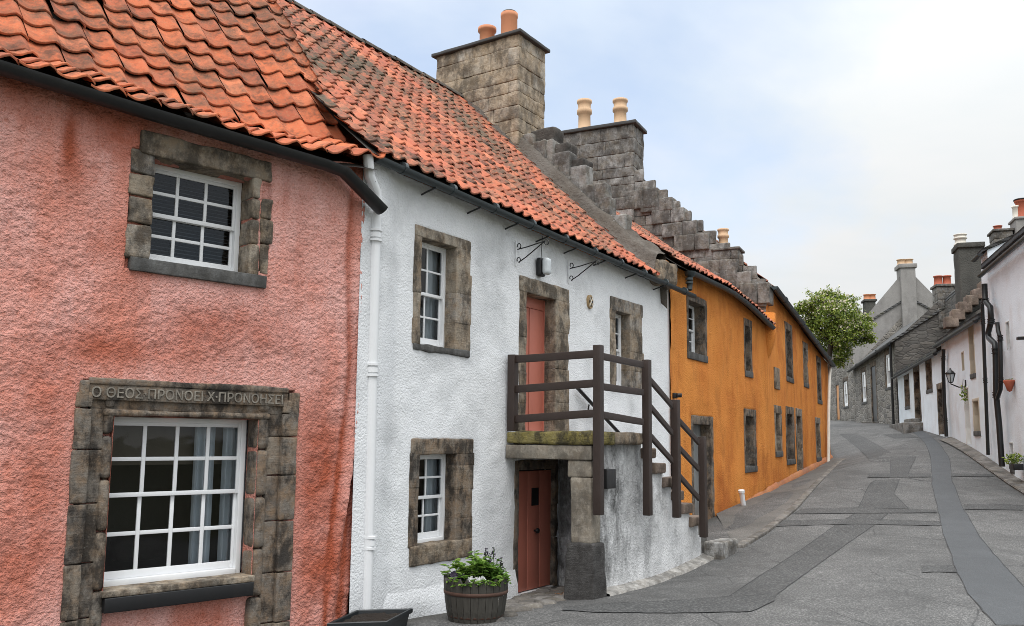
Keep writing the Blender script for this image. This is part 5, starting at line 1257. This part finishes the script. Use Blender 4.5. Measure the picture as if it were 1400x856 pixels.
mb = MB(); rblock(mb, FD, sM+9.5, sM+10.5, -b, -a, z1-3.4, z1, .02, .3, .01, .5); rblock(mb, FD, sM+9.4, sM+10.6, -b-.1, -a+.1, z1, z1+.15, .02, .3, 0, .5); c_ = mb.build('chimney', M['darkrender'], tall)
for x in (1187, 1194): pot(c_, FD.pt(sM+9.9, -GE2.pix(x, 408)[0], z1+.15), 'potorange', POT_PLAIN, 2.0, .42)
# house up behind the white row, upper right
FB = Fr(P(1322, 36), P(1322, 36)+FR.n*-8.0)
FB.n = -np.array([FR.u[0], FR.u[1]])
def fbp(x, y): s, z = FB.pix(x, y); return s, z
bh = thing('hillside_house', 'dark stone house above the white row with two tall chimneys', 'house', (*FB.pt(2, -2, 0)[:2], .5))
mb = MB(); pts = [fbp(1326, 385), fbp(1367, 345), fbp(1432, 395)]
zb = .2; poly(mb, [FB.pt(pts[0][0], 0, zb), FB.pt(pts[2][0], 0, zb), FB.pt(pts[2][0], 0, pts[2][1]), FB.pt(pts[1][0], 0, pts[1][1]), FB.pt(pts[0][0], 0, pts[0][1])])
poly(mb, [FB.pt(pts[0][0], 0, zb), FB.pt(pts[0][0], 0, pts[0][1]), FB.pt(pts[0][0], -9, pts[0][1]), FB.pt(pts[0][0], -9, zb)])
mb.build('wall', M['rubble_dark'], bh)
mb = MB()
for (a, za), (b, zb_) in ((pts[0], pts[1]), (pts[1], pts[2])):
    c8 = [FB.pt(a, .1, za+.02), FB.pt(b, .1, zb_+.02), FB.pt(b, -9, zb_+.02), FB.pt(a, -9, za+.02)]; d8 = [p+np.array([0, 0, .16]) for p in c8]
    mb.add(c8+d8, [(0, 1, 2, 3), (4, 7, 6, 5), (0, 4, 5, 1), (1, 5, 6, 2), (2, 6, 7, 3), (3, 7, 4, 0)], .5, 0, False)
mb.build('roof', M['slate'], bh)
def bchim(x0, x1, yt_, yb_, mat, d0, d1, pots, capm='lead', nm='chimney'):
    a, z1 = fbp(x0, yt_); b, _ = fbp(x1, yt_); z0 = fbp(x0, yb_)[1]; m = MB()
    if mat == 'greystone': ashlar(m, FB, a, b, d0, d1, z0, z1, (.28, .38), (.4, .7), 4, .014, .03, .2)
    else: rblock(m, FB, a, b, d0, d1, z0, z1, .02, .3, .006, .5)
    rblock(m, FB, a-.06, b+.06, d0-.06, d1+.06, z1, z1+.1, .02, .3, 0, .5); c_ = m.build(nm, M[mat], bh)
    for x, y0, mt, sc, cap in pots:
        sx, _z = fbp(x, y0); zt_ = fbp(x, y0)[1]; pot(c_, FB.pt(sx, (d0+d1)/2, z1+.1), mt, POT_PLAIN, sc, (zt_-z1-.1)/.47/sc, cap=cap)
bchim(1358.5, 1384, 317, 362, 'greystone', -.9, .08, ((1367, 306, 'potred', 1.35, False),))
bchim(1385.5, 1420, 303, 350, 'render', -.6, .4, ((1397, 273, 'potred', 2.0, True), (1390, 281, 'potwhite', 1.3, False)))
# second lower gable in front of it with pale coping
FB2 = FB.shifted(0, 3.0)
b2 = thing('stone_outshot', 'rough stone gable with pale sloping coping just above the near white house', 'house', (*FB2.pt(2, -1, 0)[:2], .2))
p0, p1, p2 = FB2.pix(1337, 388), FB2.pix(1394, 346), FB2.pix(1450, 390)
mb = MB(); poly(mb, [FB2.pt(p0[0], 0, 0), FB2.pt(p2[0], 0, 0), FB2.pt(*(p2[0], 0, p2[1])), FB2.pt(p1[0], 0, p1[1]), FB2.pt(p0[0], 0, p0[1])]); poly(mb, [FB2.pt(p0[0], 0, 0), FB2.pt(p0[0], 0, p0[1]), FB2.pt(p0[0], -2.5, p0[1]), FB2.pt(p0[0], -2.5, 0)]); mb.build('wall', M['rubble'], b2)
mb = MB()
for (a, za), (b, zb_) in ((p0, p1), (p1, p2)):
    c8 = [FB2.pt(a, .12, za), FB2.pt(b, .12, zb_), FB2.pt(b, -2.5, zb_), FB2.pt(a, -2.5, za)]; d8 = [p+np.array([0, 0, .16]) for p in c8]
    mb.add(c8+d8, [(0, 1, 2, 3), (4, 7, 6, 5), (0, 4, 5, 1), (1, 5, 6, 2), (2, 6, 7, 3), (3, 7, 4, 0)], .5, 0, False)
mb.build('coping', M['lead'], b2)

# ------------------------------------------------------------------ footway, gutter stones, cobbles
def ribbon(name, pts, w0, w1, h, mat, lab=None, seg=.5, F=None):
    pass
fk = q((478, 440), (560, 392), (650, 322), (735, 232), (800, 172), (822, 158))
mb = MB(); rows = []
ed = np.array(fk); c = np.concatenate([[0], np.cumsum(np.hypot(*np.diff(ed, axis=0).T))]); t = np.linspace(0, 1, 46)
ex = np.interp(t*c[-1], c, ed[:, 0]); ey = np.interp(t*c[-1], c, ed[:, 1])
outer = [gz(x, y) for x, y in zip(ex, ey)]
S1 = np.concatenate([np.linspace(FO1.pix(978, 715)[0], FO1.L, 26), ]); inner = [FO1.pt(s, .02, 0) for s in S1]+[FO2.pt(s, .02, 0) for s in np.linspace(.3, FO2.L, 20)]
for o_, i_ in zip(outer, inner):
    zi = gh(i_[0], i_[1]); zo = o_[2]
    row = [np.array([*(o_[:2]+(i_[:2]-o_[:2])*f), (zo+(zi-zo)*f)+.03]) for f in np.linspace(.0, 1, 6)]; rows.append(row)
mb.grid(np.array(rows)); mb.build('pavement', M['paving'], kind='structure')
mb = MB()
def kerbrun(line, w, h, seed, side):
    line = np.array(line); c = np.concatenate([[0], np.cumsum(np.hypot(*np.diff(line[:, :2], axis=0).T))]); g_ = np.random.default_rng(seed); x = 0
    while x < c[-1]-.2:
        l = min(g_.uniform(.6, 1.1), c[-1]-x); a = np.array([np.interp(x, c, line[:, i]) for i in range(3)]); b = np.array([np.interp(x+l, c, line[:, i]) for i in range(3)])
        f = Fr(a[:2], b[:2]); zz = lambda qq, a=a, b=b, L=f.L: np.stack([qq[..., 0], qq[..., 1], qq[..., 2]+a[2]+(b[2]-a[2])*qq[..., 0]/L], -1)
        rblock(mb, f, .006, f.L-.006, (0 if side > 0 else -w), (w if side > 0 else 0), -.15, h, .02, .15, .008, None, 4, warp=zz); x += l
kerbrun(outer, .14, .05, 3, 1); mb.build('kerb', M['kerb'], kind='structure')
mb = MB(); ks = np.linspace(sr(1400)-4.5, sr(1335, 612), 40); ln = [np.array([*FR.pt(s, .34, 0)[:2], gh(*FR.pt(s, .32, 0)[:2])]) for s in ks]
kerbrun(ln, .20, .06, 4, 1); rows = [[FR.pt(s, d_, gh(*FR.pt(s, d_, 0)[:2])+hh_) for s in np.linspace(sr(1400)-4.5, sr(1300, 606), 50)] for d_, hh_ in ((.36, .04), (.2, .065), (.0, .09))]
mb.grid(np.array(rows)); mb.build('kerb', M['kerb'], kind='structure')
cob = MB(); g_ = np.random.default_rng(9); pl_ = []
for i in range(900):
    x, y = g_.uniform(655, 800), g_.uniform(806, 850)
    if y > 806+ (800-x)*.30+4 or (y > 838 and x > 700): continue
    p = gz(x, y)
    if p is None: continue
    sC_, dC_ = (p[:2]-FW.o) @ FW.u, (p[:2]-FW.o) @ FW.n
    if dC_ < .05: continue
    if any(np.hypot(*(p[:2]-o_[:2])) < o_[2] for o_ in pl_): continue
    r = g_.uniform(.07, .13); pl_.append((p[0], p[1], r*1.55))
    n_ = 9; ph = g_.uniform(0, 6); rr_ = r*g_.uniform(.75, 1.2, n_); th = ph+np.arange(n_)*2*math.pi/n_
    rings = []
    for k, zz in ((1, -.03), (1., .012), (.82, .032), (.4, .042), (0.02, .044)):
        rings.append(np.stack([p[0]+np.append(rr_, rr_[0])*k*np.cos(np.append(th, th[0]))*1.3, p[1]+np.append(rr_, rr_[0])*k*np.sin(np.append(th, th[0])), np.full(n_+1, p[2]+zz)], -1))
    cob.grid(np.array(rings), g_.random(), flip=True)
cob.build('cobbles', M['kerb'], kind='structure')
mb = MB()
for i in range(120):
    x = g_.normal(778, 12); y = g_.normal(815, 2.2); p = gz(x, y)
    if p is None: continue
    t = g_.uniform(0, 6.28); r = g_.uniform(.012, .03); c_ = np.array([math.cos(t), math.sin(t), .1]); d_ = np.array([-math.sin(t), math.cos(t), .2]); p = p+[0, 0, .03]
    mb.add([p-c_*r, p+d_*r*.6, p+c_*r, p-d_*r*.6+[0, 0, .01]], [(0, 1, 2, 3)], .5, 0, False)
o = mb.build('fallen_leaves', M['deadleaf'], kind='stuff')

# ------------------------------------------------------------------ planters
pc = gz(650, 846); Y_ = pc[1]; wpx = 41/1212*Y_
bar = thing('barrel_planter', 'half barrel planter of dark weathered staves with a jagged rim', 'planter', pc)
def ell(th, r, asp=1.): return np.cos(th)*r, np.sin(th)*r*asp
mb = MB(); nst = 26; zt_ = .43
for i in range(nst):
    t0, t1 = i*2*math.pi/nst, (i+1)*2*math.pi/nst-.012; tm = (t0+t1)/2; th = np.array([t0, tm, t1]); g0_ = rng.random()
    rows = []
    tops = np.array([zt_-.055, zt_+rng.uniform(-.005, .015), zt_-.055])
    for f, rb in ((0, .275), (.3, .305), (.6, .322), (.85, .332), (1, .336)):
        rows.append(np.stack([pc[0]+rb*np.cos(th), pc[1]+rb*np.sin(th), pc[2]-.02+(tops+.02)*f], -1))
    inn = [np.stack([pc[0]+.305*np.cos(th), pc[1]+.305*np.sin(th), pc[2]+tops-.001], -1), np.stack([pc[0]+.29*np.cos(th), pc[1]+.29*np.sin(th), np.full(3, pc[2]+.25)], -1)]
    mb.grid(np.array(rows+inn), g0_, 0, False, flip=True)
mb.build('tub', M['woodgrey'], bar)
mb = MB()
for zz, rr_ in ((.285, .329), (.06, .288)): lathe(mb, pc+[0, 0, zz], [(rr_, -.018), (rr_+.004, -.017), (rr_+.006, .017), (rr_, .018)], 40)
mb.build('hoop', M['rust'], bar)
mb = MB(); lathe(mb, pc+[0, 0, .36], [(.315, -.02), (.2, .0), (.1, .015), (0, .02)], 24); mb.build('soil', M['soil'], bar)
def stemleaf(mb, base, top_, r, g, n, size, tint, spread=.05):
    base, top_ = np.asarray(base), np.asarray(top_); tube(mb, [base, (base+top_)/2+g.normal(size=3)*.01, top_], [r, r*.8, r*.4], 5, .2)
    for i in range(n):
        f = g.uniform(.25, 1); p = base+(top_-base)*f; a = g.uniform(0, 6.28); t = np.array([math.cos(a), math.sin(a), g.uniform(-.15, .7)]); t /= np.linalg.norm(t)
        b = np.cross(t, [0, 0, 1]); b /= np.linalg.norm(b); n_ = np.cross(b, t); L = size*g.uniform(.7, 1.25); W = L*.27
        mb.add([p, p+t*L*.35+b*W+n_*.01, p+t*L*.75+b*W*.7, p+t*L-n_*L*.12, p+t*L*.75-b*W*.7, p+t*L*.35-b*W+n_*.01, p+t*L*.5-n_*.006], [(0, 1, 6), (1, 2, 6), (2, 3, 6), (3, 4, 6), (4, 5, 6), (5, 0, 6)], g.uniform(*tint), 0, True)
hb = thing('leafy_plant', 'bushy bright green leafy plant filling the barrel planter', 'plant', pc+[-.03, 0, .36])
mb = MB(); g = np.random.default_rng(21)
for i in range(26):
    a = g.uniform(0, 6.28); r = g.uniform(.02, .26); b = pc+np.array([-.02+r*.6*math.cos(a), r*.6*math.sin(a), .36]); hgt = g.uniform(.10, .30)*(1.05-r*1.3)
    stemleaf(mb, b, b+np.array([.5*r*math.cos(a), .5*r*math.sin(a), hgt+.04]), .005, g, 13, .085, (.15, .95))
b = pc+np.array([-.01, .0, .38]); stemleaf(mb, b, b+[.0, 0, .28], .006, g, 12, .10, (.5, 1)); stemleaf(mb, b+[-.12, 0, 0], b+[-.17, 0, .2], .006, g, 10, .09, (.4, 1))
for i in range(60):
    a = g.uniform(0, 6.28); p = pc+np.array([.29*math.cos(a), .29*math.sin(a), .38+g.uniform(-.02, .05)]); stemleaf(mb, p, p+np.array([.05*math.cos(a), .05*math.sin(a), g.uniform(-.04, .05)]), .003, g, 4, .06, (.1, .9))
mb.build('foliage', M['herb'], hb)
hb2 = thing('spiky_herb', 'upright dark flowered lavender like herb behind the bright green plant', 'plant', pc+[.12, .05, .36])
mb = MB()
for i in range(34):
    a = g.uniform(0, 6.28); r = g.uniform(0, .10); b = pc+np.array([.13+r*math.cos(a), .05+r*math.sin(a), .37]); tp = b+np.array([r*.8*math.cos(a), r*.8*math.sin(a), g.uniform(.10, .22)])
    stemleaf(mb, b, tp, .003, g, 16, .05, (.0, .5))
for dx, hh_ in ((.09, .34), (.17, .35), (.25, .24), (.13, .27)):
    b = pc+np.array([dx, .04, .37]); tp = b+np.array([.01, 0, hh_]); tube(mb, [b, tp], .003, 5, .2); mt = MB()
    for k in range(40): p = tp-np.array([0, 0, g.uniform(0, .11)]); leaves(mt, p, (.014, .014, .006), 1, .026, g, (0, 1))
    mt.build('flower_spike', M['darkherb'], hb2)
mb.build('foliage', M['herb'], hb2)
hb3 = thing('pansy', 'dark purple pansies at the left rim of the barrel', 'flower', pc+[-.24, -.08, .37])
mb = MB(); leaves(mb, pc+[-.20, -.12, .43], (.07, .05, .035), 50, .05, g, (0, .7), flat=1.3); mb.build('blossom', M['darkherb'], hb3)
hb4 = thing('white_flower', 'white trailing flowers in the middle of the barrel front', 'flower', pc+[.0, -.24, .37])
mb = MB(); leaves(mb, pc+[.02, -.23, .42], (.09, .05, .03), 75, .034, g, flat=1.4); mb.build('blossom', M['petal'], hb4)
# black trough at the corner of the pink cottage
zT = -1.70
A_, B_, C_, D_ = at_z(447, 853, zT), at_z(530, 850.5, zT), at_z(539, 839, zT), at_z(488, 834.5, zT)
A_, B_, C_, D_ = [np.array(p) for p in (A_, B_, C_, D_)]
C_ = B_ + (D_-A_)
tr = thing('plastic_trough', 'black plastic trough planter with bare soil at the pink corner', 'planter', (*((A_+C_)/2)[:2], zT-.2))
def rect(f, dz): ce = (A_+B_+C_+D_)/4; return [ce+(p-ce)*f+np.array([0, 0, dz]) for p in (A_, B_, C_, D_)]
mb = MB(); R_ = [rect(.80, -.24), rect(.92, -.035), rect(1.0, -.035), rect(1.0, -.0), rect(.985, .006), rect(.92, .006), rect(.90, -.0), rect(.87, -.05)]
for a, b in zip(R_[:-1], R_[1:]):
    for i in range(4): poly(mb, [a[i], a[(i+1) % 4], b[(i+1) % 4], b[i]])
poly(mb, R_[0]); mb.build('tub', M['plastic'], tr)
mb = MB(); cc_ = rect(.885, -.03); gx = np.array([[cc_[0]*(1-u_)*(1-v_)+cc_[1]*u_*(1-v_)+cc_[2]*u_*v_+cc_[3]*(1-u_)*v_ for v_ in np.linspace(0, 1, 24)] for u_ in np.linspace(0, 1, 24)]); gx[..., 2] += .02*fbm(gx*25, 3, 3); mb.grid(gx); mb.build('soil', M['soil'], tr)

# ------------------------------------------------------------------ hawthorn tree beyond the orange house
tb = np.array([*P(1112, 41), .3]); g = np.random.default_rng(33)
tree = thing('hawthorn_tree', 'bushy green hawthorn in pale blossom leaning over the end of the orange house', 'tree', tb)
def atY(px, py, Y): d = ray(px, py); return d*(Y/d[1])
mb = MB(); tips = []
topc = atY(1136, 470, 41)
tube(mb, [tb, tb+(topc-tb)*.5+[.1, 0, 0], topc], [.2, .15, .11], 10)
clumps = []
for (px, py, dy, rad) in ((1128, 440, 0, 1.0), (1108, 424, .4, .62), (1120, 412, -.3, .55), (1140, 412, .3, .65), (1152, 425, -.5, .75), (1168, 440, .2, .62), (1180, 448, -.4, .42), (1150, 455, -.7, .8), (1170, 460, .3, .5), (1137, 430, -.9, .8), (1152, 480, -.2, .48), (1148, 494, .1, .32), (1188, 462, .1, .28), (1097, 420, .1, .35), (1130, 404, .2, .32), (1160, 413, .5, .42), (1128, 465, .6, .7), (1185, 438, .4, .28), (1110, 440, .3, .5)):
    c = atY(px, py, 41+dy); clumps.append((c, rad)); m_ = (topc+c)/2+g.normal(size=3)*.12; tube(mb, [topc, m_, c], [.07, .045, .015], 6)
    for k in range(8):
        v = g.normal(size=3); v /= np.linalg.norm(v); e = c+v*rad*g.uniform(.8, 1.5); tube(mb, [c, (c+e)/2+g.normal(size=3)*.05, e], [.018, .012, .005], 4); tips.append((c, e))
mb.build('trunk', M['bark'], tree)
mb = MB(); vs = []; fs = []; ts = []
for (c, rad) in clumps:
    n_ = int(1350*rad*rad+220)
    for i in range(n_):
        v = g.normal(size=3); v /= np.linalg.norm(v); rr_ = rad*g.uniform(.15, 1)**.45*(1+.28*vnoise(np.array([v*2.3+c]), 5)[0]); p = c+v*rr_*np.array([1, 1, .82])
        t = g.normal(size=3); t /= np.linalg.norm(t); n_v = v*.4+g.normal(size=3)*.7+[0, 0, .5]; b = np.cross(n_v, t); b /= np.linalg.norm(b); L = g.uniform(.07, .15); W = L*.36
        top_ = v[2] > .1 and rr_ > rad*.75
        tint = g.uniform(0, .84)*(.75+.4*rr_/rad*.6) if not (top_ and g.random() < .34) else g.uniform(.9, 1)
        vs += [p, p+t*L*.5+b*W, p+t*L, p+t*L*.5-b*W]; k = len(vs)-4; fs.append((k, k+1, k+2, k+3)); ts += [min(tint, 1)]*4
for c, e in tips:
    for i in range(30):
        f = g.uniform(.45, 1.15); p = c+(e-c)*f+g.normal(size=3)*.045; t = g.normal(size=3); t /= np.linalg.norm(t); b = np.cross(g.normal(size=3)+[0, 0, 1], t); b /= np.linalg.norm(b); L = g.uniform(.06, .12); W = L*.36
        vs += [p, p+t*L*.5+b*W, p+t*L, p+t*L*.5-b*W]; k = len(vs)-4; fs.append((k, k+1, k+2, k+3)); ts += [g.uniform(.3, .84) if g.random() > .16 else .95]*4
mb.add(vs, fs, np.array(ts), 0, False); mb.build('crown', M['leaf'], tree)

# ------------------------------------------------------------------ sky, sun, camera
W = bpy.data.worlds.new('World'); scene.world = W; W.use_nodes = True; nt = W.node_tree; nt.nodes.clear()
N = lambda k: nt.nodes.new(k)
SUN_EL, SUN_AZ = R(60), R(192)                 # azimuth measured clockwise from +Y
sky = N('ShaderNodeTexSky'); sky.sky_type = 'NISHITA'; sky.sun_disc = False; sky.sun_elevation = SUN_EL; sky.sun_rotation = SUN_AZ; sky.air_density = 1; sky.dust_density = 1.0; sky.ozone_density = 1.0
tc = N('ShaderNodeTexCoord'); sx = N('ShaderNodeSeparateXYZ'); nt.links.new(tc.outputs['Generated'], sx.inputs[0])
def mth(op, a, b):
    m = N('ShaderNodeMath'); m.operation = op
    for i, v in enumerate((a, b)):
        if isinstance(v, (int, float)): m.inputs[i].default_value = v
        else: nt.links.new(v, m.inputs[i])
    return m.outputs[0]
zc_ = mth('ADD', mth('MAXIMUM', sx.outputs[2], 0), .28)
cv = N('ShaderNodeCombineXYZ'); nt.links.new(mth('DIVIDE', sx.outputs[0], zc_), cv.inputs[0]); nt.links.new(mth('DIVIDE', sx.outputs[1], zc_), cv.inputs[1])
def wn(scale, det, seed):
    m = N('ShaderNodeMapping'); nt.links.new(cv.outputs[0], m.inputs[0]); m.inputs['Location'].default_value = (seed, seed*.7, 0)
    x = N('ShaderNodeTexNoise'); nt.links.new(m.outputs[0], x.inputs[0]); x.inputs['Scale'].default_value = scale; x.inputs['Detail'].default_value = det; x.inputs['Roughness'].default_value = .55; x.inputs['Distortion'].default_value = .35; return x.outputs[0]
def rp_(f, st):
    x = N('ShaderNodeValToRGB'); nt.links.new(f, x.inputs[0]); e = x.color_ramp.elements
    for i, (p, c) in enumerate(st):
        el = e[i] if i < 2 else e.new(p); el.position = p; el.color = (*c, 1) if hasattr(c, '__len__') else (c, c, c, 1)
    return x.outputs[0]
CLOUD_SEED = 3.0
cover = rp_(wn(.95, 6, CLOUD_SEED), [(.36, 0), (.54, 1)])
shade = rp_(wn(1.5, 5, 9.2), [(.34, (.86, .918, .94)), (.62, (1.0, 1.0, 1.0))])
br = mth('ADD', mth('MULTIPLY', mth('POWER', mth('MAXIMUM', sx.outputs[2], 0), 3.0), CLOUD_Z), CLOUD_B)
cc = N('ShaderNodeMix'); cc.data_type = 'RGBA'; cc.blend_type = 'MULTIPLY'; cc.inputs[0].default_value = 1; nt.links.new(shade, cc.inputs[6]); nt.links.new(br, cc.inputs[7])
gd = ray(760, 40); gd = gd/np.linalg.norm(gd)
vd = N('ShaderNodeVectorMath'); vd.operation = 'DOT_PRODUCT'; nt.links.new(tc.outputs['Generated'], vd.inputs[0]); vd.inputs[1].default_value = tuple(gd)
gap = rp_(mth('ADD', vd.outputs['Value'], mth('MULTIPLY', mth('SUBTRACT', wn(2.2, 5, 4.4), .5), .10)), [(.94, 0), (1.0, 1)])
thin = mth('MULTIPLY', mth('ADD', mth('MULTIPLY', cover, .40), .60), mth('SUBTRACT', 1.0, mth('MULTIPLY', gap, .45)))
mx = N('ShaderNodeMix'); mx.data_type = 'RGBA'; nt.links.new(thin, mx.inputs[0]); nt.links.new(sky.outputs[0], mx.inputs[6]); nt.links.new(cc.outputs[2], mx.inputs[7])
bg = N('ShaderNodeBackground'); nt.links.new(mx.outputs[2], bg.inputs[0]); bg.inputs[1].default_value = SKY_STRENGTH
ow = N('ShaderNodeOutputWorld'); nt.links.new(bg.outputs[0], ow.inputs[0])
sd = bpy.data.lights.new('sun', 'SUN'); sd.energy = SUN_E; sd.angle = R(35); sd.color = (1, .965, .92); so = bpy.data.objects.new('sun', sd); COL.objects.link(so)
dv = Vector((math.sin(SUN_AZ)*math.cos(SUN_EL), math.cos(SUN_AZ)*math.cos(SUN_EL), math.sin(SUN_EL))); so.rotation_euler = dv.to_track_quat('Z', 'Y').to_euler(); so.location = (0, -5, 20)
cd = bpy.data.cameras.new('camera'); cam = bpy.data.objects.new('camera', cd); COL.objects.link(cam); scene.camera = cam
from mathutils import Matrix
mat = Matrix(((_r[0], _u[0], -_f[0], 0), (_r[1], _u[1], -_f[1], 0), (_r[2], _u[2], -_f[2], 0), (0, 0, 0, 1))); cam.matrix_world = mat
cd.sensor_width = 36; cd.sensor_fit = 'HORIZONTAL'; cd.lens = FPX/1400*36; cd.shift_y = (CY-428)/1400; cd.clip_start = .1; cd.clip_end = 3000
vs_ = scene.view_settings; scene.display_settings.display_device = 'sRGB'; vs_.view_transform = 'Standard'; vs_.look = 'None'; vs_.gamma = 1; vs_.use_curve_mapping = False; vs_.exposure = EXPOSURE
scene.cycles.use_denoising = DENOISE; scene.cycles.filter_width = FILTW; scene.cycles.denoising_prefilter = 'NONE';  scene.cycles.max_bounces = 8; scene.cycles.transparent_max_bounces = 12
